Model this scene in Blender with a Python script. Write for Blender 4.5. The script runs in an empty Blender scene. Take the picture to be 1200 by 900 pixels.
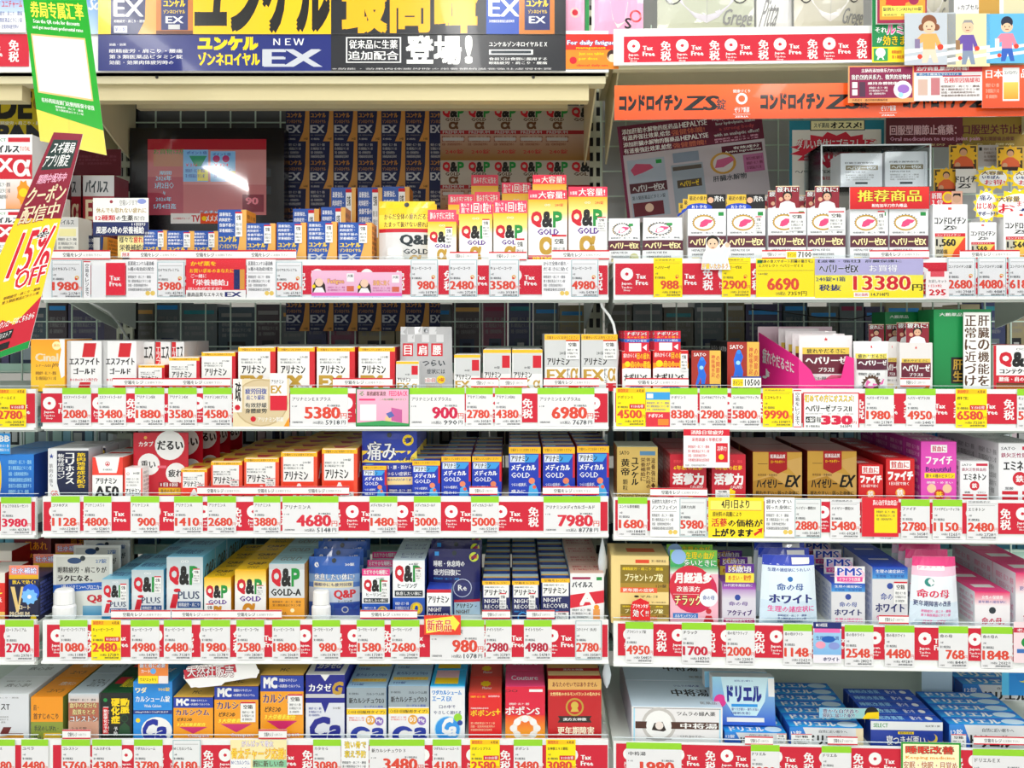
import bpy, math, random
import numpy as np
from mathutils import Vector, Matrix
random.seed(7)
SC = bpy.context.scene
# ---------------------------------------------------------------- camera, world, light, exposure
F, CX, HY, CAMZ = 880.0, 600.0, 385.0, 1.45      # focal length (px), eye line, camera height
cam = bpy.data.cameras.new('camera'); cam.sensor_width = 36; cam.lens = F / 1200 * 36
cam.shift_y = -(450 - HY) / 1200; cam.clip_start = .02
co = bpy.data.objects.new('camera', cam); co.location = (0, 0, CAMZ); co.rotation_euler = (math.radians(90), 0, 0)
SC.collection.objects.link(co); SC.camera = co
wd = bpy.data.worlds.new('store_air'); SC.world = wd; wd.use_nodes = True
wd.node_tree.nodes['Background'].inputs[0].default_value = (.93, .97, 1, 1)
wd.node_tree.nodes['Background'].inputs[1].default_value = 2.0
SC.view_settings.view_transform = 'Standard'; SC.view_settings.look = 'None'
SC.view_settings.gamma = 1; SC.view_settings.use_curve_mapping = False
SC.view_settings.exposure = -1.6
def area(name, loc, sx, sy, power, rot=(0, 0, 0), col=(1, .985, .96)):
    l = bpy.data.lights.new(name, 'AREA'); l.shape = 'RECTANGLE'; l.size = sx; l.size_y = sy; l.energy = power; l.color = col
    o = bpy.data.objects.new(name, l); o.location = loc; o.rotation_euler = rot; SC.collection.objects.link(o); return o
TUBES = [(-1.5, -.9), (-.2, -.9), (1.1, -.9), (-1.3, .35), (0, .35), (1.3, .35), (-2.2, -3.2), (-.7, -3.2), (.8, -3.2), (2.3, -3.2)]
for i, (x, y) in enumerate(TUBES):
    area('ceiling_tube_light', (x, y, 2.63), .12, 1.2, {-.9: 18, .35: 38, -3.2: 62}[y])

# ---------------------------------------------------------------- colour and materials
PAL = dict(W='f4f4f2', K='121212', R='d01029', r='ee4a50', N='17286e', n='0c1436', B='1450c8', b='2c9cea', c='a4dcf4', Y='ffd900', O='f79a10',
           o='ff6420', G='96d628', g='10923c', e='8c8c8c', E='cacaca', P='ee3c98', p='f9b8d2', M='6c1030', m='a01c50', U='5c2690', D='c39a34', d='eab055',
           T='0f8f9a', L='b8aade', A='ead9b4', Z='57361f', q='de4632', S='d9dde0', v='3c3c40', u='27459c', s='b4c4cc', y='fff04a', k='26323a')
LIN = {}
def col(c):
    if c not in LIN:
        h = PAL.get(c, c); x = [int(h[i:i + 2], 16) / 255 for i in (0, 2, 4)]
        LIN[c] = tuple([a / 12.92 if a <= .04045 else ((a + .055) / 1.055) ** 2.4 for a in x] + [1.0])
    return LIN[c]
MATS = {}
def mat(name, rough=.4, metal=0., coat=0., emit=0., alpha=None, grain=0.):
    m = bpy.data.materials.new(name); m.use_nodes = True; nt = m.node_tree; p = nt.nodes['Principled BSDF']
    a = nt.nodes.new('ShaderNodeAttribute'); a.attribute_name = 'Col'
    src = a.outputs['Color']
    if grain:
        n = nt.nodes.new('ShaderNodeTexNoise'); n.inputs['Scale'].default_value = 260
        r = nt.nodes.new('ShaderNodeMapRange'); r.inputs['To Min'].default_value = 1 - grain; r.inputs['To Max'].default_value = 1
        nt.links.new(n.outputs['Fac'], r.inputs['Value'])
        x = nt.nodes.new('ShaderNodeMix'); x.data_type = 'RGBA'; x.blend_type = 'MULTIPLY'; x.inputs[0].default_value = 1
        nt.links.new(src, x.inputs[6]); nt.links.new(r.outputs[0], x.inputs[7]); src = x.outputs[2]
    nt.links.new(src, p.inputs['Base Color'])
    p.inputs['Roughness'].default_value = rough; p.inputs['Metallic'].default_value = metal; p.inputs['Coat Weight'].default_value = coat
    if emit:
        nt.links.new(src, p.inputs['Emission Color']); p.inputs['Emission Strength'].default_value = emit
    MATS[name] = m; return m
mat('printed_carton', .42, coat=.15, grain=.04); mat('matte_paper', .7, grain=.03); mat('painted_steel', .45, grain=.03); mat('gloss_film', .22, coat=.25)
mat('gold_foil', .3, metal=.45); mat('lit_screen', .06, emit=.45, coat=1.); mat('tube_glow', .5, emit=14.); mat('soft_plastic', .3); mat('pouch_film', .3, coat=.3)
def clearmat(name, tint, refl):
    m = bpy.data.materials.new(name); m.use_nodes = True; nt = m.node_tree; nt.nodes.clear()
    o = nt.nodes.new('ShaderNodeOutputMaterial'); mx = nt.nodes.new('ShaderNodeMixShader'); t = nt.nodes.new('ShaderNodeBsdfTransparent')
    g = nt.nodes.new('ShaderNodeBsdfGlossy'); f = nt.nodes.new('ShaderNodeLayerWeight'); f.inputs['Blend'].default_value = refl
    t.inputs['Color'].default_value = tint; g.inputs['Roughness'].default_value = .05
    nt.links.new(f.outputs['Fresnel'], mx.inputs[0]); nt.links.new(t.outputs[0], mx.inputs[1]); nt.links.new(g.outputs[0], mx.inputs[2])
    nt.links.new(mx.outputs[0], o.inputs[0]); MATS[name] = m
clearmat('clear_plastic', (.95, .97, .98, 1), .06)
clearmat('clear_film', (.99, .99, 1, 1), .08)

# ---------------------------------------------------------------- text outlines -> flat triangles
_cu = bpy.data.curves.new('glyphs', 'FONT'); _to = bpy.data.objects.new('glyph_maker', _cu); SC.collection.objects.link(_to)
TC = {}
def glyphs(s, res, off=0.):
    k = (s, res, off)
    if k not in TC:
        _cu.body = s; _cu.resolution_u = res; _cu.offset = off
        dg = bpy.context.evaluated_depsgraph_get(); dg.update()
        me = _to.evaluated_get(dg).to_mesh()
        n = len(me.vertices)
        if n == 0: TC[k] = (np.zeros((0, 2)), [], 1)
        else:
            v = np.empty(n * 3, dtype=np.float32); me.vertices.foreach_get('co', v); v = v.reshape(n, 3)[:, :2].astype(float)
            lo, hi = v.min(0), v.max(0); sz = np.maximum(hi - lo, 1e-6); q = (v - lo) / sz; q[:, 1] = 1 - q[:, 1]
            t = [tuple(p.vertices)[::-1] for p in me.polygons]       # flip: v runs down
            TC[k] = (q, t, sz[0] / sz[1])
        _to.evaluated_get(dg).to_mesh_clear()
    return TC[k]

class MB:
    """collects coloured faces; build() links them as one mesh"""
    def __init__(s): s.v = []; s.f = []; s.c = []; s.m = []
    def face(s, pts, c, mt='printed_carton'):
        b = len(s.v); s.v.extend(tuple(p) for p in pts); s.f.append(tuple(range(b, b + len(pts))))
        if isinstance(c, str): s.c.extend([col(c)] * len(pts))
        else: s.c.extend(col(x) for x in c)
        s.m.append(mt)
    def add(s, vs, fs, c, mt):
        b = len(s.v); s.v.extend(tuple(p) for p in vs); cc = col(c)
        for f in fs: s.f.append(tuple(b + i for i in f)); s.c.extend([cc] * len(f)); s.m.append(mt)
    def hexa(s, p, c, mt='printed_carton', skip=''):
        """p: 8 points, bottom loop then top loop (front-l, front-r, back-r, back-l); shared vertices"""
        b = len(s.v); s.v.extend(tuple(x) for x in p); cc = c if isinstance(c, (tuple, list)) else (c,) * 6
        for nm, f, k in (('f', (0, 1, 5, 4), cc[0]), ('r', (1, 2, 6, 5), cc[1]), ('b', (2, 3, 7, 6), cc[2]), ('l', (3, 0, 4, 7), cc[3]), ('t', (4, 5, 6, 7), cc[4]), ('d', (3, 2, 1, 0), cc[5])):
            if nm in skip: continue
            s.f.append(tuple(b + i for i in f)); s.c.extend([col(k)] * 4); s.m.append(mt)
    def box(s, x0, y0, z0, x1, y1, z1, c, mt='printed_carton'):
        s.hexa([(x0, y0, z0), (x1, y0, z0), (x1, y1, z0), (x0, y1, z0), (x0, y0, z1), (x1, y0, z1), (x1, y1, z1), (x0, y1, z1)], c, mt)
    def lathe(s, prof, n, c, mt, cx=0, cy=0, sy=1.):
        b = len(s.v)
        for r, z in prof:
            for i in range(n): a = 2 * math.pi * i / n; s.v.append((cx + r * math.cos(a), cy + r * math.sin(a) * sy, z))
        cc = c if isinstance(c, list) else [c] * (len(prof) - 1)
        for j in range(len(prof) - 1):
            for i in range(n):
                k = (i + 1) % n; s.f.append((b + j * n + i, b + j * n + k, b + (j + 1) * n + k, b + (j + 1) * n + i)); s.c.extend([col(cc[j])] * 4); s.m.append(mt)
        s.f.append(tuple(b + (len(prof) - 1) * n + i for i in range(n))); s.c.extend([col(cc[-1])] * n); s.m.append(mt)
        s.f.append(tuple(b + n - 1 - i for i in range(n))); s.c.extend([col(cc[0])] * n); s.m.append(mt)
    def mesh(s, name):
        me = bpy.data.meshes.new(name); me.from_pydata(s.v, [], s.f)
        at = me.color_attributes.new('Col', 'FLOAT_COLOR', 'CORNER'); at.data.foreach_set('color', np.array(s.c, dtype=np.float32).ravel())
        used = list(dict.fromkeys(s.m)); ix = {u: i for i, u in enumerate(used)}
        for u in used: me.materials.append(MATS[u])
        me.polygons.foreach_set('material_index', [ix[x] for x in s.m]); me.update(); return me

FILL = ['効能・効果肉体疲労時の', '眼精疲労・肩こり・腰痛', '栄養補給滋養強壮虚弱体質', '第３類医薬品ビタミン錠', '食前又は食間に服用する']
class Paint:
    """draws flat print on a four-cornered face: corners top-left, top-right, bottom-right, bottom-left"""
    def __init__(s, mb, tl, tr, br, bl, mt='printed_carton', warp=None, base=0.):
        s.mb = mb; s.q = [np.array(p, float) for p in (tl, tr, br, bl)]; s.mt = mt; s.warp = warp; s.k = base + (3e-4 if warp else 0)
        n = np.cross(s.q[3] - s.q[0], s.q[1] - s.q[0]); s.n = n / np.linalg.norm(n)
        s.w = np.linalg.norm(s.q[1] - s.q[0]); s.h = np.linalg.norm(s.q[3] - s.q[0]); s.seed = 0
    def pt(s, u, v, k=None):
        a, b, c, d = s.q; p = a * (1 - u) * (1 - v) + b * u * (1 - v) + c * u * v + d * (1 - u) * v
        return p + s.n * ((s.k if k is None else k) + (s.warp(u, v) if s.warp else 0))
    def pts(s, uv, k):
        u = uv[:, :1]; v = uv[:, 1:2]; a, b, c, d = s.q
        p = a * (1 - u) * (1 - v) + b * u * (1 - v) + c * u * v + d * (1 - u) * v
        w = np.array([s.warp(x, y) for x, y in uv])[:, None] if s.warp else 0
        return p + s.n * (k + w)
    def grid(s, x0, y0, x1, y1, c4, k=None):
        k = s.k if k is None else k
        nx, ny = (max(1, round(8 * (x1 - x0))), max(1, round(8 * (y1 - y0)))) if s.warp else (1, 1)
        for i in range(nx):
            for j in range(ny):
                a, b = x0 + (x1 - x0) * i / nx, x0 + (x1 - x0) * (i + 1) / nx; e, g = y0 + (y1 - y0) * j / ny, y0 + (y1 - y0) * (j + 1) / ny
                cs = c4
                if not isinstance(c4, str) and s.warp: cs = c4[0] if j < ny / 2 else c4[2]
                if not isinstance(cs, str): cs = (cs[3], cs[2], cs[1], cs[0])
                s.mb.face([s.pt(a, g, k), s.pt(b, g, k), s.pt(b, e, k), s.pt(a, e, k)], cs, s.mt)
    def text(s, x0, y0, x1, y1, t, c, b=0, skew=0., vert=False, dk=0.):
        t = t.replace('_', ' ')
        if vert:
            n = len(t); st = (y1 - y0) / n
            for i, ch in enumerate(t):
                if ch != ' ': s.text(x0, y0 + st * (i + .06), x1, y0 + st * (i + .94), ch, c, b, dk=dk)
            return
        px = (y1 - y0) * s.h / .00136
        res = 1 if px < 9 else (2 if px < 26 else 3)
        q, tr, asp = glyphs(t, res)
        if not tr: return
        uv = np.empty_like(q)
        kj = any(ord(ch) >= 0x4e00 for ch in t); fk = (.034 if kj else (.068 if b == 2 else .055)) * (1 if res < 3 else .8) * (1.45 if b == 3 else 1)
        hx = (x1 - x0) * s.w / asp; dx = min(fk * hx / s.w, (x1 - x0) * .05); dy = fk * (y1 - y0)      # stroke widening, per axis
        st = {0: [(-.45, 0), (.45, 0)], 1: [(-.7, -.2), (.7, .2)], 2: [(-1, -.3), (-.33, .3), (.33, -.3), (1, .3)], 3: [(-1, -1), (1, -1), (-1, 1), (1, 1), (0, 0), (1, 0), (-1, 0)]}[b]
        for i, (ox, oy) in enumerate(st):
            sk = skew * (1 - q[:, 1]) * (y1 - y0) * s.h / s.w
            uv[:, 0] = x0 + q[:, 0] * (x1 - x0) + ox * dx + sk; uv[:, 1] = y0 + q[:, 1] * (y1 - y0) + oy * dy
            s.mb.add(s.pts(uv, s.k + dk + i * 2.5e-6), tr, c, s.mt)
    def draw(s, spec):
        if not spec: return
        for it in spec.split(';'):
            a = it.split()
            if not a: continue
            o = a[0]; s.k += 1.2e-5
            if o == 'R': x = [float(z) for z in a[1:5]]; s.grid(*x, a[5])
            elif o == 'G': x = [float(z) for z in a[1:5]]; s.grid(*x, (a[5], a[5], a[6], a[6]))
            elif o == 'H': x = [float(z) for z in a[1:5]]; s.grid(*x, (a[5], a[6], a[6], a[5]))
            elif o in 'TVI':
                x = [float(z) for z in a[1:5]]; s.text(*x, a[5], a[6], int(a[7]) if len(a) > 7 else 0, .25 if o == 'I' else 0, o == 'V')
            elif o == 'O':     # outlined text: x y x y text colour outline
                x = [float(z) for z in a[1:5]]; s.text(*x, a[5], a[7], 3); s.k += 4e-5; s.text(*x, a[5], a[6], 1)
            elif o == 'C':     # circle: cx cy r colour [inner radius ratio]
                cx, cy, r = [float(z) for z in a[1:4]]; ry = r * s.w / s.h; n = 20 if r * s.w > .006 else 10
                ring = [(cx + r * math.cos(-2 * math.pi * i / n), cy + ry * math.sin(-2 * math.pi * i / n)) for i in range(n)]
                if len(a) > 5:
                    q = float(a[5])
                    for i in range(n):
                        u, w_ = ring[i], ring[(i + 1) % n]; f = lambda p: (cx + (p[0] - cx) * q, cy + (p[1] - cy) * q)
                        s.mb.face([s.pt(*u), s.pt(*w_), s.pt(*f(w_)), s.pt(*f(u))], a[4], s.mt)
                else: s.mb.face([s.pt(*p) for p in ring], a[4], s.mt)
            elif o == 'Q':     # ellipse: cx cy rx ry colour
                cx, cy, rx, ry = [float(z) for z in a[1:5]]
                s.mb.face([s.pt(cx + rx * math.cos(-math.pi * i / 10), cy + ry * math.sin(-math.pi * i / 10)) for i in range(20)], a[5], s.mt)
            elif o == 'B':     # starburst: cx cy rx ry points colour
                cx, cy, rx, ry = [float(z) for z in a[1:5]]; n = int(a[5]) * 2
                s.mb.face([s.pt(cx + rx * (1 if i % 2 else .78) * math.cos(-2 * math.pi * i / n), cy + ry * (1 if i % 2 else .78) * math.sin(-2 * math.pi * i / n)) for i in range(n)], a[6], s.mt)
            elif o == 'P':
                z = [float(q) for q in a[1:-1]]; s.mb.face([s.pt(z[i], z[i + 1]) for i in range(0, len(z), 2)][::-1], a[-1], s.mt)
            elif o == 'L':     # small print: x y x y lines colour
                x0, y0, x1, y1 = [float(z) for z in a[1:5]]; n = int(a[5]); st = (y1 - y0) / n
                for i in range(n):
                    s.seed += 1; s.text(x0, y0 + st * (i + .15), x1 - (.12 * (x1 - x0) if i % 3 == 2 else 0), y0 + st * (i + .85), FILL[(i + s.seed) % 5], a[6])

# ---------------------------------------------------------------- objects
ALL = []
def put(name, me=None, parent=None, loc=(0, 0, 0), rz=0., **kw):
    o = bpy.data.objects.new(name, me); o.location = loc; o.rotation_euler = (0, 0, rz)
    if parent: o.parent = parent
    for k, v in kw.items():
        if v: o[k] = v
    ALL.append(o); return o
def clone(root, loc):
    r = root.copy(); r.location = loc; ALL.append(r)
    for ch in [c for c in ALL if c.parent == root]:
        c = ch.copy(); c.parent = r; ALL.append(c)
    return r
ORD = 'zeroth first second third fourth fifth sixth seventh eighth ninth tenth eleventh twelfth thirteenth fourteenth fifteenth sixteenth seventeenth eighteenth nineteenth twentieth'.split()
for _t, _n in (('twenty', 20), ('thirty', 30), ('forty', 40)):
    if _n > 20: ORD.append({30: 'thirtieth', 40: 'fortieth'}[_n])
    ORD += [_t + '-' + w for w in ORD[1:10]]

class Bay:
    """a vertical front plane of shelving; px() turns a column and a depth behind the plane into a place on it"""
    def __init__(s, name, ox, oy, yaw): s.name = name; s.o = (ox, oy); s.yaw = yaw; s.U = (math.cos(yaw), math.sin(yaw)); s.N = (-math.sin(yaw), math.cos(yaw))
    def u(s, px, d=0.):
        a = (px - CX) / F; U, N = s.U, s.N; bx, by = s.o[0] + N[0] * d, s.o[1] + N[1] * d     # b + U u = t (a,1)
        u = (a * by - bx) / (U[0] - a * U[1]); return u, by + U[1] * u
    def z(s, py, px, d=0.): return CAMZ + (HY - py) / F * s.u(px, d)[1]
    def at(s, u, d, z): return (s.o[0] + s.U[0] * u + s.N[0] * d, s.o[1] + s.U[1] * u + s.N[1] * d, z)
# ---------------------------------------------------------------- the setting
MAIN = Bay('monitor bay', 0, 1.2, 0)
SIDE = Bay('orange banner bay', (720 - CX) / F * 1.192, 1.192, -math.radians(2.0))
NEAR = Bay('coupon bay', 0, 1.2, 0)
def slab(name, x0, y0, z0, x1, y1, z1, c, mt='painted_steel'):
    m = MB(); m.box(x0, y0, z0, x1, y1, z1, c, mt); return put(name, m.mesh(name), kind='structure')
slab('floor', -4, -6, -.05, 4, 4, 0, 'dcdcd6'); slab('ceiling', -4, -6, 2.75, 4, 4, 2.8, 'f0f0ee')
slab('wall_back', -4, 3.9, 0, 4, 4, 2.75, 'dcd8d0'); slab('wall_front', -4, -6.1, 0, 4, -6, 2.75, 'f2f2f0')
for i, (x, y) in enumerate(TUBES):
    m = MB(); m.box(-.09, -.62, -.05, .09, .62, .03, 'W', 'painted_steel')
    t = put('ceiling_lamp', m.mesh('ceiling_lamp'), loc=(x, y, 2.72), label='white ceiling lamp over the aisle, %s of ten' % ORD[i + 1], category='lamp', group='aisle ceiling lamps')
    m = MB(); m.box(-.03, -.6, -.065, .03, .6, -.05, 'W', 'tube_glow'); put('tube', m.mesh('tube'), t)
WARM_LIT, COOL_LIT = 'dfd6b0', 'd8e0d8'  # off-white shelf steel, warm and cool light painted into the colour
# rails: py of rail top and bottom in each bay (at its reference column)
RY = {MAIN: [(36, 84), (304, 350), (455, 501), (582, 627), (727, 775), (867, 913)],
      SIDE: [(34, 76), (303, 350), (455, 501), (583, 630), (729, 778), (870, 916)],
      NEAR: [(36, 84), (304, 350), (456, 502), (583, 628), (727, 776), (867, 913)]}
XR = {MAIN: (50, 713), SIDE: (719, 1300), NEAR: (-180, 42)}
SHN = ['top', 'second', 'third', 'fourth', 'fifth', 'sixth']
PL = {}
SD = .285                                             # shelf depth
def bracket(par, u, z, c, deep=.085):
    m = MB(); pr = [(.02, -.004), (.27, -.004), (.27, -deep), (.2, -deep * .8), (.12, -deep * .5), (.05, -deep * .25), (.02, -.02)]
    n = len(pr); a = [(u - .0015, y, z + h) for y, h in pr]; b = [(u + .0015, y, z + h) for y, h in pr]
    m.v += a + b; m.f += [tuple(range(n)), tuple(range(2 * n - 1, n - 1, -1))] + [(i, (i + 1) % n + 0, (i + 1) % n + n, i + n)[::-1] for i in range(n)]
    for f in m.f: m.c += [col(c)] * len(f); m.m.append('painted_steel')
    put('bracket', m.mesh('bracket'), par)
for bay in (MAIN, SIDE, NEAR):
    ref = {MAIN: 400, SIDE: 722, NEAR: 20}[bay]
    x0, x1 = XR[bay]; u0, u1 = bay.u(x0)[0], bay.u(x1)[0]
    for i, (ta, tb) in enumerate(RY[bay]):
        zt, zb = bay.z(ta, ref), bay.z(tb, ref); pz = zt - .006; PL[bay, i] = pz
        c = WARM_LIT if i == 0 else COOL_LIT
        e = put('display_shelf', None, None, bay.at(0, 0, 0), bay.yaw, label='off-white steel %s shelf with price rail, %s' % (SHN[i], bay.name), category='shelf', group='steel display shelves')
        m = MB(); m.box(u0, .006, pz - .022, u1, SD, pz, c, 'painted_steel')
        if i == 0 and bay is not SIDE:                # deep front beam under the top shelf
            z1 = bay.z(84, ref); z2 = bay.z(115, ref); zm = bay.z(97, ref)
            m.box(u0 + .004, .004, zm, u1 - .004, .03, z1, c, 'painted_steel'); m.box(u0 + .03, .012, z2, u1 - .03, .034, zm, 'd6c99c', 'painted_steel')
            m.box(u0 + .05, .2, pz - .06, u1 - .05, .215, pz - .03, 'e4dab4', 'painted_steel')
        put('plank', m.mesh('plank'), e)
        if i == 0 and bay is MAIN:  # dark discs on the beam paint in the shade of its bolt holes
            for hx_ in (184, 625):
                uu, zz_ = bay.u(hx_, .004)[0], bay.z(90.5, hx_, .004); m = MB(); n_ = 12
                m.v += [(uu + .0026 * math.cos(6.2832 * q / n_), .0038 - .0006 * j, zz_ + .0026 * math.sin(6.2832 * q / n_)) for j in (0, 1) for q in range(n_)]
                m.f += [tuple(n_ + q for q in range(n_))] + [(q, (q + 1) % n_, n_ + (q + 1) % n_, n_ + q) for q in range(n_)]
                for f_ in m.f: m.c += [col('201c16')] * len(f_); m.m.append('soft_plastic')
                put('painted_bolt_hole', m.mesh('painted_bolt_hole'), e)
        m = MB(); m.box(u0, 0, zb, u1, .005, zt, 'eef0ee', 'soft_plastic'); m.box(u0, -.004, zb - .002, u1, .0, zb + .002, 'f4f6f4', 'soft_plastic')
        m.box(u0, .004, zb - .006, u1, .02, zb, c, 'painted_steel'); put('price_rail', m.mesh('price_rail'), e)
        if i:
            m = MB(); m.box(u0, .006, zt - .002, u1, .0075, zt + .005, 'W', 'clear_plastic'); m.box(u0, .0058, zt + .0044, u1, .0077, zt + .005, 'dfe8ea', 'soft_plastic')
            put('front_fence', m.mesh('front_fence'), e)
        for uu in (u0 + .012, u1 - .012): bracket(e, uu, pz - .02, c, .085 if i else .13)
        if i == 1:
            m = MB(); m.box(u0, -.0052, zb + .001, u1, -.0048, zt - .001, 'W', 'clear_film'); put('label_cover', m.mesh('label_cover'), e)
# uprights with slotted faces, wire grids, back ledges
def upright(bay, px, name, lab):
    u = bay.u(px, .29)[0]; m = MB(); z0, z1, st = .3, 2.1, .03
    for a, b in ((-.016, -.011), (-.003, .003), (.011, .016)): m.box(u + a, .29, z0, u + b, .296, z1, 'cfd2bc', 'painted_steel')
    n = int((z1 - z0) / st)
    for k in range(n):
        for a, b in ((-.011, -.003), (.003, .011)): m.box(u + a, .2902, z0 + k * st, u + b, .2958, z0 + k * st + .012, 'cfd2bc', 'painted_steel')
    m.box(u - .016, .31, z0, u + .016, .312, z1, '1c1e20', 'painted_steel')
    o = put(name, m.mesh(name), loc=bay.at(0, 0, 0), rz=bay.yaw, label=lab, category='post', kind='')
upright(MAIN, 146, 'slotted_upright', 'cream slotted steel upright beside the wall monitor')
upright(MAIN, 697, 'slotted_upright', 'cream slotted steel upright beside the repeated carton posters')
upright(SIDE, 1260, 'slotted_upright', 'slotted steel upright at the far end of the orange banner bay')
def wires(bay, px0, px1, d, name, lab):
    u0, u1 = bay.u(px0, d)[0], bay.u(px1, d)[0]; z0, z1 = .4, 2.05; root = put('wire_grid', None, None, bay.at(0, 0, 0), bay.yaw, label=lab, category='wire grid')
    m = MB(); u = u0
    while u < u1: m.box(u - .0012, d, z0, u + .0012, d + .0024, z1, 'cfe4d6', 'painted_steel'); u += .0497
    put('wire_upright', m.mesh('wire_upright'), root, kind='stuff')
    m = MB(); z = z0 + .02
    while z < z1: m.box(u0, d + .0024, z - .0012, u1, d + .0048, z + .0012, 'cfe4d6', 'painted_steel'); z += .0497
    put('wire_crossbar', m.mesh('wire_crossbar'), root, kind='stuff')
wires(MAIN, 153, 690, .296, 'wire_grid', 'grey-green wire grid behind the monitor bay shelves')
wires(SIDE, 704, 1270, .296, 'wire_grid', 'grey-green wire grid behind the orange banner bay')
wires(NEAR, -150, 138, .296, 'wire_grid', 'grey-green wire grid behind the coupon bay')
for bay, a, b in ((MAIN, 153, 690), (SIDE, 704, 1270), (NEAR, -70, 140)):
    for i in (2, 3, 4, 5):
        u0, u1 = bay.u(a, .31)[0], bay.u(b, .31)[0]; z = PL[bay, i] + (.052 if i != 2 else .045)
        m = MB(); m.box(u0, .302, z - .03, u1, .306, z - .012, 'b8dccc', 'painted_steel'); m.box(u0, .306, z - .032, u1, .55, z - .028, 'c6d4cc', 'painted_steel')
        put('rear_shelf', m.mesh('rear_shelf'), loc=bay.at(0, 0, 0), rz=bay.yaw, label='pale green shelf of the far side behind the %s shelf, %s' % (SHN[i], bay.name), category='shelf')
# goods of the far side, seen through the grid
FAR = {1: ['4a4468', '4c4048', '6c6a60', '38406c', '8a8068', '8a4460', '405460', 'a89c78', '6a7478'], 2: ['bfe0ee', 'e8f2f6', '9ad0e6', 'dfe6ea', 'f0f6f8', 'c8e8e0', 'f0d8e0'],
       3: ['2c6a80', '2a5480', '4c8898', '486870', '5a94a8'], 4: ['9ad0e6', '6a9aa8', '88b0b4', 'b8d8de', '507080'], 0: ['a8aab0', '9a9aa6', '8c8c92']}
for bay, a, b in ((NEAR, -60, 135), (MAIN, 158, 686), (SIDE, 712, 1230)):
    for i in (2, 3, 4, 5):
        p = a; k = 0; pal = FAR[i - 1]
        if bay is SIDE and i == 5: pal = ['8a9a98', '707c7a', '40484a']
        zb = PL[bay, i] + (.052 if i != 2 else .045) - .0275
        while p < b - 12:
            k += 1; w = random.choice((24, 30, 36, 44)); c = random.choice(pal)
            u0, u1 = bay.u(p, .36)[0], bay.u(min(p + w, b), .36)[0] - .003
            h = (.148 if i == 2 else PL[bay, i - 1] - PL[bay, i] - .07) * random.uniform(.86, 1); zz = zb
            m = MB(); W = u1 - u0; m.box(0, 0, 0, W, .07, h, c, 'printed_carton')
            P_ = Paint(m, (0, 0, h), (W, 0, h), (W, 0, 0), (0, 0, 0)); t = 'W' if pal is not FAR[2] else 'u'
            P_.draw('R .08 .1 .92 .16 %s;L .1 .24 .9 .5 3 %s;R .25 .56 .75 .9 %s;R .36 .62 .64 .84 %s' % (random.choice('eEdTmb'), 'e' if i == 2 else t, random.choice(('1c1c22', '707a80', '2a3a5a')), random.choice('eEns')))
            if i != 1 or True:
                put('far_side_carton', m.mesh('far_side_carton'), loc=bay.at(u0, .36, zz), rz=bay.yaw, label='dim carton seen through the grid, %s along %s level, %s' % (ORD[k], SHN[i], bay.name), category='box', group='cartons on the far side of the gondola')
            p += w
# a plain grey backing sheet behind the top level of the side bay
m = MB(); u0, u1 = SIDE.u(704, .32)[0], SIDE.u(1260, .32)[0]; m.box(u0, .32, 1.53, u1, .324, 1.95, 'b6b8ba', 'painted_steel')
put('backing_sheet', m.mesh('backing_sheet'), loc=SIDE.at(0, 0, 0), rz=SIDE.yaw, label='grey backing sheet behind the upper grid, orange banner bay', category='panel')
m = MB(); u0, u1 = MAIN.u(-100, .32)[0], MAIN.u(690, .32)[0]; m.box(u0, .32, 1.53, u1, .324, 1.95, '4c4e50', 'painted_steel')
put('backing_sheet', m.mesh('backing_sheet'), loc=MAIN.at(0, 0, 0), rz=MAIN.yaw, label='dark grey backing sheet behind the monitor', category='panel')
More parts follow.
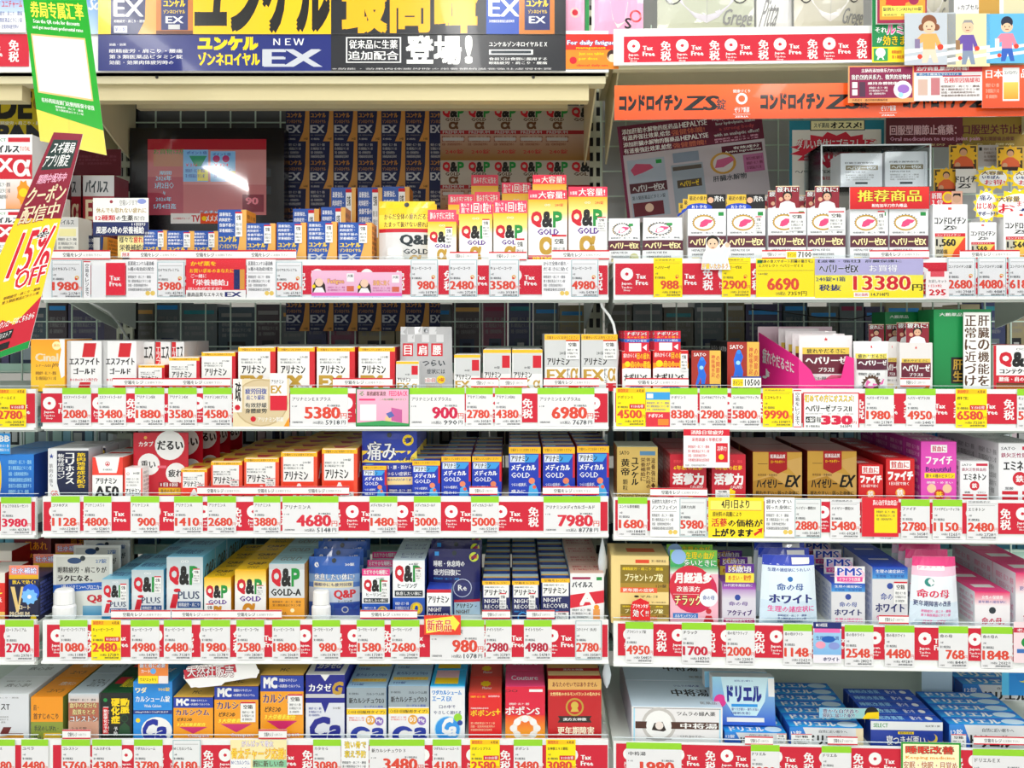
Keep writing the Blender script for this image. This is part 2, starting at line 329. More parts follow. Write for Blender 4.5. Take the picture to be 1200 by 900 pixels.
# ---------------------------------------------------------------- builders for goods, cards and tickets
COLS = {}                                             # (bay, level) -> placed columns, for the labels
def note(bay, lv, px, roots, desc, cat, kind): COLS.setdefault((bay, lv, kind), []).append((px, roots, desc, cat))
CM = {}
STICK = 'R 0 0 1 1 W;R 0 0 1 .07 R;T .2 .14 .8 .34 空箱 K 2;L .12 .42 .88 .95 3 k'
def carton(bay, lv, ty, x0, x1, yt, n=1, dep=.045, d=.014, gap=.001, st=None, hd=None, rz=0., yb=None, name='medicine_carton', tz=None):
    T = TY[ty]; (ua, Y), (ub, _) = bay.u(x0, d), bay.u(x1, d); w = ub - ua - .0008
    z0 = PL[bay, lv] if yb is None else bay.z(yb, x0, d)
    if tz is not None: z0 += tz
    h = bay.z(yt, (x0 + x1) / 2, d) - z0
    key = (ty, round(w, 3), round(h, 3), dep)
    cf, ct, cs = T.get('c', 'W'), T.get('ct', T.get('c', 'W')), T.get('cs', T.get('c', 'W'))
    if key not in CM:
        m = MB(); mt = T.get('m', 'printed_carton')
        m.hexa([(0, 0, 0), (w, 0, 0), (w, dep, 0), (0, dep, 0), (0, 0, h), (w, 0, h), (w, dep, h), (0, dep, h)], (cf, cs, cs, cs, ct, cs), mt)
        P_ = Paint(m, (0, 0, h), (w, 0, h), (w, 0, 0), (0, 0, 0), mt); P_.draw(T.get('f'))
        if T.get('s', ''):
            Paint(m, (w, 0, h), (w, dep, h), (w, dep, 0), (w, 0, 0), mt).draw(T['s'])
            Paint(m, (0, dep, h), (0, 0, h), (0, 0, 0), (0, dep, 0), mt).draw(T['s'])
        a = m.mesh(ty + '_body')
        m = MB(); e = .0008; m.box(e, e, h + .0001, w - e, dep - e, h + .0005, ct, mt)
        Paint(m, (e, dep - e, h + .0005), (w - e, dep - e, h + .0005), (w - e, e, h + .0005), (e, e, h + .0005), mt).draw(T.get('t'))
        CM[key] = (a, m.mesh(ty + '_flap'))
    a, b = CM[key]
    r = put(name, None, None, bay.at(ua + .0004, d, z0 + .0003), bay.yaw + rz); put('carton_body', a, r); put('top_flap', b, r)
    if st:
        for q in (st if isinstance(st, list) else [st]):
            m = MB(); m.box(q[0] * w, -.0011, h * (1 - q[3]), q[2] * w, -.0007, h * (1 - q[1]), 'W', 'matte_paper')
            Paint(m, (q[0] * w, -.0011, h * (1 - q[1])), (q[2] * w, -.0011, h * (1 - q[1])), (q[2] * w, -.0011, h * (1 - q[3])), (q[0] * w, -.0011, h * (1 - q[3])), 'matte_paper').draw(STICK)
            put('empty_box_sticker', m.mesh('sticker'), r)
    heads = None
    if hd:                                            # a printed header card standing above the carton front
        hy, art = hd[0], hd[1]; hx = hd[2] if len(hd) > 2 else (0, 1); hh = bay.z(hy, (x0 + x1) / 2, d) - z0
        m = MB(); yy = .0006; m.box(hx[0] * w, yy, h - .004, hx[1] * w, yy + .0006, hh, 'W', 'matte_paper')
        Paint(m, (hx[0] * w, yy, hh), (hx[1] * w, yy, hh), (hx[1] * w, yy, h), (hx[0] * w, yy, h), 'matte_paper').draw(art)
        put('header_card', m.mesh('header_card'), r)
    rs = [r]
    for k in range(1, n):
        dd = k * (dep + gap); loc = bay.at(ua + .0004 + random.uniform(-.0006, .0006), d + dd, z0 + .0003)
        if hd: rs.append(clone(r, loc))
        else:
            q = r.copy(); q.location = loc; ALL.append(q); rs.append(q)
            put('carton_body', a, q); put('top_flap', b, q)
    note(bay, lv, (x0 + x1) / 2, rs, T['d'], 'box', 'product'); return r
def pouch(bay, lv, art, x0, x1, yt, desc, n=1, step=.02, d=.02, bulge=.012, c='W', lean=.0, top=.0, yb=None, name='standing_pouch', slope=0, hole=True, bottle=None, mt='pouch_film', rise=0., taper=.0, cat='pouch', rz=0):
    (ua, Y), (ub, _) = bay.u(x0, d), bay.u(x1, d); w = ub - ua - .001; z0 = (PL[bay, lv] if yb is None else bay.z(yb, x0, d)) + .0003; h = bay.z(yt, (x0 + x1) / 2, d) - z0
    m = MB(); s = 1.0
    def wf(u, v): return bulge * max(0, math.sin(math.pi * min(max(u, 0), 1))) ** .7 * max(0, math.sin(math.pi * min(max(v * .9 + .1 * v * v, 0), 1))) ** .6 if bulge else 0
    tl, tr, br, bl = (w * taper, lean, h), (w - w * taper, lean, h), (w, 0, 0), (0, 0, 0)
    P_ = Paint(m, tl, tr, br, bl, mt, warp=wf if bulge else None); P_.grid(0, 0, 1, 1, c, 0. if bulge else None)
    P_.draw(art)
    if hole: P_.k += 1e-4; P_.draw('C .5 .06 .045 k')
    B = Paint(m, tr, tl, bl, br, mt, warp=wf if bulge else None, base=.001 if not bulge else .0); B.grid(0, 0, 1, 1, c)
    me = m.mesh('pouch_body'); rs = []; bm_ = None
    if bottle:
        bw, bh, bx = bottle[:3]; m = MB(); bc = bottle[3] if len(bottle) > 3 else 'W'
        m.lathe([(bw * .5, 0), (bw * .52, .004), (bw * .52, bh * .42), (bw * .44, bh * .5), (bw * .46, bh * .52), (bw * .44, bh * .94), (bw * .38, bh)], 16, [bc, bc, bc, 'E', 'W', 'W'], 'soft_plastic', bx * w, -bw * .36, .6); bm_ = m.mesh('bottle')
    for k in range(n):
        r = put(name, None, None, bay.at(ua + .0005, d + k * step, z0 + k * rise), bay.yaw + rz); put('pouch_front', me, r)
        if bm_: put('bottle', bm_, r)
        rs.append(r)
    note(bay, lv, (x0 + x1) / 2, rs, desc, cat, 'product'); return rs
def sheet(bay, lv, x0, y0, x1, y1, art, desc, d=.0, th=.0006, c='W', name='poster', cat='poster', rot=0., mt='matte_paper', lean=0., kind='sign', n=1, step=.02, shape=None):
    """a flat printed card; rot turns it in its own plane (degrees), lean tips its top back"""
    (ua, Y), (ub, _) = bay.u(x0, d), bay.u(x1, d); w = ub - ua; xm = (x0 + x1) / 2; za, zb = bay.z(y0, xm, d), bay.z(y1, xm, d); h = za - zb
    m = MB()
    if shape:
        m.face([(x * w, 0, h * (1 - y)) for x, y in shape][::-1], c, mt); m.face([(x * w, th, h * (1 - y)) for x, y in shape], 'W', mt)
    else: m.box(0, 0, 0, w, th, h, c, mt)
    for ci, (a0, b0, a1, b1, sp) in enumerate(art if isinstance(art, list) else [(0, 0, 1, 1, art)]):
        Paint(m, (w * a0, 0, h * (1 - b0)), (w * a1, 0, h * (1 - b0)), (w * a1, 0, h * (1 - b1)), (w * a0, 0, h * (1 - b1)), mt, base=4e-5 if ci else 0).draw(sp)
    me = m.mesh(name)
    if rot or lean:
        R = Matrix.Rotation(lean, 4, 'X') @ Matrix.Rotation(math.radians(rot), 4, 'Y'); me.transform(R)
    rs = [put(name, me, None, bay.at(ua, d + k * step, zb), bay.yaw) for k in range(n)]
    note(bay, lv, xm, rs, desc, cat, kind); return rs[0]

# price tickets --------------------------------------------------------
def ticket(bay, lv, x0, x1, price, nm='', k='g', tax=None, y0=None, y1=None, big=False, pc='q'):
    """k: g green band, w plain, y yellow sale, b bordered, s yellow plain"""
    ra, rb = RY[bay][lv]; d = -.0022 if lv != 1 else -.0024
    xm = {MAIN: 400, SIDE: 722, NEAR: 20}[bay]
    sc = bay.u((x0 + x1) / 2)[1] / bay.u(xm)[1]
    y0 = HY + (ra - .5 - HY) / sc if y0 is None else y0; y1 = HY + (rb - 1.5 - HY) / sc if y1 is None else y1
    bg = {'g': 'e9e9ea', 'w': 'eaeaeb', 'y': 'ffe600', 'b': 'e8eaea', 's': 'ffe600'}[k]; a = ['R 0 0 1 1 %s' % bg]
    if k == 'g': a.append('R 0 0 1 .17 G')
    if k == 'y': a.append('R .03 .02 .97 .13 ffc400;T .06 .03 .42 .12 期間限定 R 1;T .7 .035 .95 .115 ４月末 K 1;R .45 .42 .97 .54 R;T .5 .44 .92 .52 ￥150お得 W 1')
    if k in 'ws': a.append('T .05 .03 .75 .075 店頭価格表示 k;R .03 .1 .97 .105 k;R .03 .14 .9 .145 k')
    if k == 'b': a.append('R .02 .02 .98 .03 T;R .02 .97 .98 .98 T;R .02 .02 .035 .98 T;R .965 .02 .98 .98 T;R .08 .12 .9 .13 e')
    nm = nm or 'アリナミン'; ln = min(.92, (.30 + .055 * len(nm)) if not big else .05 * len(nm) + .2)
    if big:
        a.append('T .04 .24 %.2f .34 %s K 1;T .03 .46 .12 .5 ８０錠 k;T .64 .44 .86 .49 第３類医薬品 k 1' % (ln, nm))
        L = len(price); a.append('T %.2f .5 .86 .8 %s %s 2;T .88 .66 .98 .8 円 q 1' % (.88 - .155 * L, price, pc))
        a.append('T .04 .87 .22 .92 店舗通販同価格 k;T .4 .86 .58 .95 10%%税込 k;T .62 .84 .86 .96 %s k;T .89 .85 .96 .95 円 k' % (tax or str(int(int(price) * 1.1))))
    else:
        a.append('T .05 .2 %.2f .28 %s K 1;T .06 .37 .16 .42 %s錠 k;T .05 .47 .4 .53 第３類医薬品 k 1' % (ln, nm, random.choice(('10', '24', '60', '90'))))
        L = len(price); a.append('T %.3f .575 .86 .79 %s %s 2;T .88 .7 .98 .79 円 q' % (.87 - .205 * L, price, pc))
        a.append('T .3 .84 .52 .9 10%%税込 k;T .56 .835 .84 .905 %s k;T .87 .84 .93 .9 円 k;T .05 .92 .2 .96 店舗用 e;T .45 .92 .93 .965 通販価格同額 k' % (tax or str(int(int(price) * 1.1))))
        if lv == 1 and k != 'y': a.append('C .82 .47 .07 e8b030 .5;C .8 .5 .04 q')
    (ua, Y), (ub, _) = bay.u(x0, d), bay.u(x1, d); w = ub - ua - .0006; za, zb = bay.z(y0, (x0 + x1) / 2, d), bay.z(y1, (x0 + x1) / 2, d); h = za - zb
    m = MB(); m.box(0, 0, 0, w, .0006, h, 'W', 'matte_paper'); Paint(m, (0, 0, h), (w, 0, h), (w, 0, 0), (0, 0, 0), 'matte_paper').draw(';'.join(a))
    o = put('price_ticket', m.mesh('price_ticket'), None, bay.at(ua, d, zb), bay.yaw)
    ds = {'g': 'green-topped', 'w': 'plain white', 'y': 'yellow sale', 's': 'plain yellow', 'b': 'green-edged white'}[k]
    note(bay, lv, (x0 + x1) / 2, [o], '%s%s ticket priced %s yen' % ('wide ' if big else '', ds, price), 'price tag', 'ticket')
def tips(bay, lv, y0, y1, *xs):
    """white strips that ask to bring the empty box to the till, clipped on the shelf edge"""
    for x0, x1 in xs:
        nn = max(1, round((x1 - x0) / 70)); a = 'R 0 0 1 .16 R;R 0 .86 1 1 R'
        for j in range(nn):
            q = j / nn; s = 1 / nn
            a += ';T %.3f .3 %.3f .74 空箱をレジ k 1;T %.3f .4 %.3f .68 にお持ち下さい e' % (q + .2 * s, q + .52 * s, q + .55 * s, q + .85 * s)
        sheet(bay, lv, x0, y0, x1, y1, a, 'white red-edged notice strip clipped on rail', d=-.0015, th=.0008, name='notice_strip', cat='notice', kind='strip')
LOGO = 'C {0} .38 {1} W;C {0} .38 {2} e0304c;C {0} .38 {3} W;T {4} .56 {5} .66 Japan. W 1;T {4} .7 {5} .78 Tax-free W;T {4} .82 {5} .9 Shop W'
def taxstrip(bay, lv, x0, x1, y0, y1, off=0, ph=58.):
    """red duty-free paper strip in the price rail"""
    cells = [(0, 0, 1, 1, 'R 0 0 1 1 d01a34')]; x = x0 + off
    while x < x1 - 20:
        sp = 'C .17 .34 .13 W;B .17 .34 .04 .06 5 d01a34;R .25 .2 .28 .28 W;T .06 .6 .28 .7 Japan. W 1;T .06 .73 .28 .8 Tax-free W;T .1 .83 .24 .9 Shop W'
        if x + 36 < x1: sp += ';T .36 .34 .56 .49 Tax W 2;T .36 .54 .6 .69 Free W 2'
        if x + 56 < x1: sp += ';T .73 .18 .93 .51 免 W 2;T .73 .54 .93 .86 税 W 2'
        n = x1 - x0; cells.append(((x - x0) / n, 0, (x + ph - x0) / n, 1, sp)); x += ph
    sheet(bay, lv, x0, y0, x1, y1, cells, 'long red duty-free strip set in rail', d=-.0011, name='tax_free_strip', cat='label strip', kind='band', th=.0004)
# ---------------------------------------------------------------- the looks of the cartons
QP = 'T .06 .22 .42 .4 Q& R 2;T .44 .22 .62 .4 & Y 2;T .6 .22 .9 .4 P g 2'
def qp(y0, y1, x0=.08, x1=.86):
    w = x1 - x0
    return 'T %.3f %.3f %.3f %.3f Q R 3;T %.3f %.3f %.3f %.3f & K 3;T %.3f %.3f %.3f %.3f P g 3;R %.3f %.3f %.3f %.3f Y' % (x0, y0, x0 + w * .33, y1, x0 + w * .36, y0, x0 + w * .68, y1, x0 + w * .72, y0, x1, y1, x0 + w * .72, y0 + (y1 - y0) * .8, x0 + w * .8, y1)
YK = 'P .82 0 1 0 1 1 .6 1 .74 .62 .8 .3 d;T .05 .05 .5 .12 滋養強壮、 W 1;T .05 .15 .5 .22 肉体疲労・ W 1;T .05 .25 .58 .32 食欲不振の W 1;T .05 .35 .55 .42 栄養補給に W 1;T .05 .49 .66 .6 ユンケル Y 2;T .05 .63 .68 .72 ゾンネロイヤル Y 1;T .05 .77 .55 .92 EX E 2'
ARI = 'R 0 0 1 1 W;R 0 0 1 .1 ffc21c;R .04 .0 .96 .015 W;T .1 .03 .9 .085 空箱をレジにお持ちください Z;T .6 .2 .82 .25 270錠 k;L .08 .25 .62 .38 2 k;T .1 .42 .74 .6 アリナミン K 2'
TY = {}
def ty(k, d, f, c='W', t=None, s=None, **kw): TY[k] = dict(d=d, f=f, c=c, t=t, s=s, **kw)
ty('yk', 'navy tonic carton with orange curve', YK, '1a50a8', 'T .1 .3 .7 .7 ユンケル Y 1', 'L .1 .06 .9 .9 7 Z', cs='f2982c', ct='17307a')
ty('pia', 'red joint-pain carton with shade painted in', 'R 0 0 1 .22 E;T .08 .05 .8 .18 パイルス k 2;R 0 .22 1 .5 9c1426;T .1 .26 .9 .47 EXα A 2;R 0 .5 1 1 5c1a22;L .1 .55 .5 .9 4 E;C .75 .72 .14 d', 'A', cs='6a1824')  # reds darkened to paint in the shadow on these cartons
ty('pib', 'white and red joint-pain carton', 'T .05 .05 .4 .09 SELECT g;R .45 .04 .95 .1 R;T .03 .14 .7 .24 パイルス k 2;T .72 .16 .95 .22 TOTAL q;R 0 .27 1 .6 R;T .03 .32 .55 .5 EX W 2;T .58 .34 .95 .56 α W 2;G .4 .6 1 1 f6f0ee f0a060;L .03 .63 .5 .88 3 k;B .8 .78 .16 .18 8 O;C .8 .78 .1 Y')
ty('txt', 'pale carton covered in small print', 'R 0 0 1 .2 c8c8c4;T .08 .05 .8 .15 パイルス k 1;R .1 .24 .9 .4 e8e0a0;L .08 .42 .92 .95 6 k', 'e4e2d8')
ty('qs', 'small white and yellow vitamin carton', 'G 0 0 1 .28 ffc400 ffe98a;G 0 .28 1 .4 ffe98a f4f4f4;T .4 .07 .6 .11 ○○ W;' + qp(.25, .48) + ';T .25 .53 .8 .62 GOLD U 2;T .34 .67 .66 .93 α D 3;R 0 .95 1 1 R', 'W', 'R 0 0 1 1 ffd020', cs='ffd870')
ty('ql', 'tall white and yellow vitamin carton', 'G 0 0 1 .22 ffb400 ffe98a;G 0 .22 1 .36 ffe98a f4f4f4;T .42 .07 .56 .1 ○○ W;T .68 .06 .9 .11 280錠 R;' + qp(.2, .42) + ';T .24 .46 .78 .55 GOLD U 2;T .3 .6 .68 .84 α D 3;R 0 .87 1 1 R;T .12 .89 .88 .97 PREMIUM Y 2', 'W', 'R 0 0 1 1 ffd020', cs='f6b428')
PINK1 = 'R 0 0 1 1 f0506c;O .08 .2 .92 .8 飲みすぎに元気を W R'
PINKX = 'R 0 0 1 1 f0486a;T .05 .15 .3 .45 飲んで W 1;T .05 .5 .3 .9 直で W 1;O .36 .12 .95 .9 1回1粒! W R'
REDX = 'R 0 0 1 1 ee3c5a;T .04 .45 .22 .8 お買得 W 1;O .26 .14 .94 .88 大容量! W R'
LIV = 'Q .42 .26 .3 .15 D;Q .42 .26 .26 .12 W;P .3 .33 .34 .24 .46 .19 .66 .21 .6 .26 .54 .27 .5 .31 .38 .34 e8467e;R .8 .06 .94 .13 g'
LVX = 'R 0 0 1 1 eef0f2;B .42 .25 .33 .16 22 k;' + LIV + ';L .08 .42 .92 .47 1 k;R 0 .5 1 .72 5a2436;T .06 .545 .94 .68 ヘパリーゼEX fff0b0 2;T .1 .75 .6 .79 HEPALYSE_EX k;L .1 .82 .7 .96 2 k;R .1 .9 .3 .97 e8dca0'
ty('hep', 'white liver-tonic carton with plum band', LVX, 'eef0f2')
ty('hcase', 'white carton inside the clear case', 'T .1 .26 .8 .31 肝臓水解物配合 k;R .12 .36 .9 .5 8a7c5a;T .16 .38 .86 .48 ヘパリーゼEX W 2;T .12 .54 .6 .58 HEPALYSE_EX k;L .12 .62 .8 .82 3 e;R .35 .86 .65 .92 k', 'f2f3f5')
ty('chon', 'white bone-tonic carton with runner panel', 'R .44 .05 .54 .09 q;T .05 .22 .95 .34 コンドロイチン K 2;I .3 .37 .6 .44 ZS K 2;T .62 .38 .7 .43 錠 K;R .06 .5 .94 .56 R;T .1 .515 .8 .548 コンドロイチン W;R .06 .56 .94 1 c8c4b0;G .3 .56 .94 1 e8dc60 f0a030;T .1 .6 .65 .74 1,560 K 2;P .5 .98 .62 .8 .74 .72 .9 .58 .94 .58 .94 .8 .78 .98 e84020;T .1 .78 .42 .86 関節痛 K 2;T .1 .9 .42 .97 腰痛 K 2', 'f0f1f2')
ty('esf', 'white and red striped carton', 'R .0 .0 .12 1 E;P .5 .04 .86 .04 .8 .32 .44 .32 d01c28;T .08 .34 .94 .48 エスファイト K 2;T .2 .54 .82 .66 ゴールド K 2;T .1 .74 .9 .8 B1B6B12配合 R;P .38 .82 .7 .82 .64 1 .3 1 d01c28', 'f2f2f2', ct='e8e8e8')
ty('esn', 'narrow white, red and green carton', 'R 0 0 .34 1 d82028;V .04 .1 .3 .9 エスファイト W;T .4 .1 .9 .35 エス K 2;P .38 .5 .5 .5 .95 .95 .82 .95 g;P .38 .66 .6 .95 .38 .95 R', 'f2f2f2')
ty('cinal', 'orange carton with white curve', 'G 0 0 1 1 ffa21c ffcf30;P .84 0 1 0 1 .7 .9 .75 .82 .5 .9 .2 W;T .14 .27 .8 .42 Cinal A 2;T .14 .48 .6 .53 シナールEX k;I .62 .46 .8 .56 pro Z;L .14 .6 .75 .8 2 Z;C .76 .12 .13 fff0b0;T .68 .09 .84 .14 美白 O 1', 'ffa81e', ct='f4f4f4')
ty('ali', 'small white and red carton', ARI + ';R 0 .66 1 1 d8d8d6;T .14 .7 .8 .92 EX D 2;R .9 .1 1 1 R', 'W', 'R 0 0 1 .4 ffb82a', cs='d41c2a')
ty('aex', 'white carton with big gold lettering', ARI + ';T .08 .66 .66 .92 EX D 3;R .86 .1 1 1 d4202c;T .1 .95 .6 .99 Plus k', 'W', cs='d41c2a')
ty('aea', 'silver and white carton with red square', 'R 0 0 1 .1 ffc21c;T .06 .03 .94 .085 空箱をレジにお持ちください Z;R .03 .1 .97 .9 d2d4d4;T .42 .3 .62 .36 280錠 k;T .08 .42 .7 .54 アリナミン K 2;R .03 .58 .97 1 W;T .08 .62 .62 .82 EX D 2;V .64 .6 .72 .86 PLUS K;T .74 .6 .94 .82 α D 2;R .66 .18 .92 .4 d8d8da;T .08 .88 .4 .94 Bcaneo k;R .68 .86 .96 1 R', 'd8dada')
ty('aes', 'small silver carton with red square', 'R 0 0 1 .08 ffc21c;R .03 .08 .97 .58 d2d4d4;R .68 .14 .96 .44 R;T .4 .4 .6 .46 80錠 k;T .06 .54 .64 .68 アリナミン K 2;T .06 .72 .58 .92 EX D 2;T .7 .74 .92 .92 α D 2', 'W')
ty('nap', 'red-topped white painkiller carton', 'G 0 0 1 .42 dc2020 d02020;P 0 .3 1 .3 1 .44 .7 .38 .3 .38 0 .44 O;T .04 .05 .5 .16 疲れからくる W 1;O .52 .04 .96 .2 目の疲れ Y R;C .18 .32 .1 Y;O .3 .24 .96 .42 肩こり、腰痛 Y R;T .06 .56 .86 .74 ナポリンS K 2;Q .5 .98 .34 .12 2c88d8;T .3 .9 .7 .98 ビタミン W', 'W', 'R 0 0 1 1 d82030', cs='c81c2c')
ty('sat', 'brown and yellow nerve-pain carton', 'R 0 0 .62 1 a82c20;R .62 0 1 1 ecbc50;T .08 .06 .5 .14 SATO W 1;P .28 .2 .42 .18 .5 .3 .42 .44 .5 .6 .44 .9 .34 .9 .32 .66 .2 .9 .14 .84 .24 .56 .2 .36 1c6ce0;C .36 .2 .07 2c8cf0;C .34 .42 .07 c;V .68 .1 .8 .66 神経痛手足 R;V .84 .12 .96 .7 の関節の R;R .2 .82 .98 1 1c2a6c;T .3 .86 .9 .96 ５月の関節 Y 1', 'a82c20', ct='201a1e', cs='201a1e', s='T .1 .1 .9 .2 SATO W')
ty('hpp', 'white sachet carton with plum panel', 'T .46 .06 .54 .13 ★ q;R .06 .32 .94 .4 e8c850;T .12 .335 .88 .39 疲れやだるさに k 1;R .05 .4 .95 .7 6a1a30;T .1 .44 .92 .58 ヘパリーゼ W 2;T .3 .61 .7 .68 プラスⅡ W 1;L .1 .74 .9 .8 1 k;R .1 .84 .6 .9 A;P .6 .98 .9 .84 .9 .98 D', 'e8e4e2')
ty('grn', 'big green liver-tonic carton', 'G 0 0 1 1 129a52 0c7c3c;T .1 .04 .5 .08 大鵬薬品 W 1;V .62 .12 .76 .9 肝臓が気になる方。 Y 2;R .3 .58 .56 .9 K;V .34 .6 .5 .88 肝生 D 2', '12904a', 'T .1 .3 .4 .6 大鵬 W 1;T .6 .3 .8 .6 肝 W 1')
ty('qct', 'white and red ache-relief carton', 'R .0 .0 .06 1 R;T .5 .06 .7 .1 ○○ k;' + qp(.16, .44, .14, .92) + ';T .14 .5 .9 .6 コンテクター K 2;R .06 .64 1 .8 R;T .12 .67 .9 .77 腰痛・肩の痛み W 2;G .06 .8 1 1 4a2410 f08a30', 'W', 'R 0 0 1 1 R')
ty('kor', 'white carton with tilted navy panel', 'R 0 0 1 1 eef0f2;P .22 .04 1 .04 1 .94 .3 .94 .22 .7 101c40;V .24 .1 .4 .62 軟骨成分コン W;V .44 .08 .64 .72 コリホグス W 2;V .72 .08 .92 .8 筋肉弛緩成分配合 Y 1;T .03 .1 .14 .2 ★ u;V .03 .3 .12 .8 筋肉の痛み e;P 0 .7 .3 .94 0 1 W;T .06 .85 .26 .95 GR q 1', 'eef0f2', cs='e4eaf2')
ty('a50', 'white and red cornered carton', 'P 0 0 .2 0 .3 .32 .96 .34 .96 .4 .2 .4 .08 .2 0 .3 ef4030;P 0 0 .1 0 .3 .4 0 .4 ef4030;P .9 0 1 0 1 .42 .8 .42 ef4030;R 0 .38 1 .43 ef4030;P .1 0 .9 0 .8 .38 .22 .38 W;C .5 .16 .08 R .75;T .45 .13 .55 .19 ▲ R;T .35 .28 .65 .32 第３類医薬品 k;T .12 .5 .8 .64 アリナミン K 2;T .1 .7 .86 .96 A50 K 2', 'W', 'R .1 .0 .9 .3 ef4030', cs='ef4a34')
ty('a5s', 'small white carton with red edge', 'R 0 0 .07 1 ef4030;R .93 0 1 1 ef4030;C .22 .18 .08 R .7;T .5 .12 .86 .2 80錠 k;L .14 .3 .8 .6 3 e;T .1 .66 .9 .84 アリナミン K 2;P .3 1 .5 .86 .7 1 R', 'W', s='L .1 .1 .9 .9 6 e')
ty('aA', 'white and orange-red vitamin carton', ARI.replace('270', '240') + ';R 0 .64 1 1 ef3c20;T .34 .7 .66 .95 A W 3;R .9 .1 1 1 ef5030;R 0 .1 .06 1 ef5030', 'W', 'R 0 0 1 .3 ffc21c;P .2 .4 .8 .4 .6 .9 .35 .9 R', cs='ef4a34', ct='ffd25a', s='T .2 .3 .8 .6 A W 2')
ty('med', 'blue painkiller carton with yellow band', 'R 0 0 1 1 1238b4;R .0 .0 1 .13 ffc21c;T .06 .03 .9 .09 空箱をレジにお持ちください Z;R .04 .15 .7 .3 dfe8f4;P .5 .15 .96 .15 .8 .3 .5 .3 3aa0e6;T .08 .17 .62 .28 アリナミン K 2;T .08 .34 .84 .46 メディカル W 2;T .08 .5 .66 .6 GOLD W;C .72 .66 .1 f08a60;P .6 .98 .64 .76 .8 .7 .92 .86 .92 .98 4ab4ea;C .8 .78 .06 f06040;T .08 .7 .56 .77 つらい症状が、 W 1;T .08 .83 .52 .9 痛みに W 1;R .93 .13 1 .6 R', '1238b4', 'R 0 0 1 .35 f4f4f4;R 0 .35 1 .6 ffc21c;R .06 .6 .4 .9 6ac0f0', cs='d42030')
ty('yg', 'gold tonic-granule carton', 'T .06 .08 .3 .15 SATO K 1;V .1 .22 .3 .56 黄帝 K 2;V .36 .2 .52 .74 ユンケル K 2;V .14 .62 .26 .84 顆粒 K;R .56 .08 .94 .16 5a8ab0;V .58 .2 .7 .66 栄養補給に Z 1;V .72 .2 .82 .8 体が疲れた時の Z 1;V .84 .2 .94 .8 滋養強壮・ Z 1;T .03 .9 .97 .97 Oriental_Vitamin_Lab Z', 'd8b868', m='gold_foil', ct='c8d0b8')
ty('kat', 'crimson ginseng carton', 'R 0 0 1 1 c8102c;T .1 .24 .46 .34 6年根 Y 1;T .5 .24 .9 .34 の紅蔘 Y 1;T .08 .42 .92 .66 活蔘力 W 3;T .56 .68 .9 .75 （丸剤） W;B .56 .86 .16 .12 6 Y;L .1 .1 .9 .2 1 r', 'c8102c', 'L .1 .2 .9 .8 2 r', s='L .12 .1 .9 .94 8 f09098', cs='b80e28')
ty('hai', 'gold royal-jelly carton with red shield', 'P 0 0 1 0 1 .1 .6 .2 .9 .5 .5 .4 0 .6 c89a40;P 0 .6 .4 .5 1 .9 1 1 0 1 b48430;P .32 0 .7 0 .7 .36 .51 .45 .32 .36 a81c20;T .36 .05 .66 .13 医薬品品質 W 1;T .37 .17 .65 .23 ローヤルゼリー Y;R .1 .24 .3 .25 Z;T .1 .45 .5 .5 体質改善・栄養強壮 Z;T .08 .56 .6 .74 ハイゼリー K 2;I .66 .48 .92 .72 EX K 2;T .06 .8 .94 .89 疲れやすい・弱った身体に K 1', 'cfa45c', cs='7a2018', ct='9a2a20', m='gold_foil')
ty('fai', 'red anaemia-tablet carton', 'R .14 .04 .84 .24 W;T .18 .06 .8 .22 貧血に d01c20 2;T .08 .3 .94 .5 ファイチ W 3;T .12 .54 .8 .62 1日1回で効く W 1;C .5 .8 .17 f0a030;T .38 .72 .62 .88 鉄 W 2', 'd0181c', 'T .1 .2 .6 .7 貧血に W 1', cs='b81820')
ty('fab', 'magenta anaemia-tablet carton', 'R .28 .05 .74 .18 W;T .32 .07 .7 .165 貧血に d01c60 2;T .14 .24 .88 .38 ファイチ W 2;T .14 .42 .84 .5 Beautiful 3a1870 1;R .1 .52 .96 .61 Y;T .14 .54 .92 .6 鉄＋４種のビタミン k 1;T .16 .66 .9 .7 頭痛・めまい W;C .3 .78 .13 f4c8a0;C .74 .78 .13 f4c8a0;C .52 .88 .15 c83828;T .43 .83 .61 .93 鉄 Y 2;C .3 .97 .1 e0a070;C .76 .97 .1 e0a070', 'e24ab8', 'T .1 .2 .9 .7 ファイチ W 1', cs='c83aa8', s='L .14 .06 .9 .94 8 f4c0e4')
ty('emi', 'white anaemia carton with red disc', 'T .06 .06 .4 .11 SATO k;R .56 .05 .96 .11 d01c40;T .06 .16 .9 .24 鉄欠乏性貧血用 m 1;T .12 .3 .9 .46 エミネトン K 2;C .5 .6 .17 d01c30;T .41 .54 .59 .66 鉄 W 2;T .15 .74 .35 .79 葉酸 k;R .08 .81 .46 .87 R;R .56 .81 .94 .87 R;T .62 .74 .9 .79 ビタミン k;R .08 .9 .46 .96 R;R .56 .9 .94 .96 R', 'f2f2f4', 'L .1 .2 .9 .8 2 e', s='L .1 .1 .9 .9 6 e')
ty('vro', 'black and gold eye-drop carton', 'R 0 .0 1 .14 101a50;T .12 .02 .9 .12 飲んで効く! Y 1;C .74 .32 .3 1c5ad8;B .7 .42 .3 .2 9 7ac0ff;C .7 .42 .07 W;P .06 .18 .2 .18 .32 .62 .42 .18 .5 .18 .34 .78 .26 .78 e8c880;T .36 .62 .72 .72 ロート A 2;T .04 .78 .7 .9 PREMIUM A 1;C .84 .92 .1 Y;R 0 .95 1 1 D', '12143a', cs='12143a', s='L .1 .08 .9 .9 9 5a6ac0', ct='1a2050')
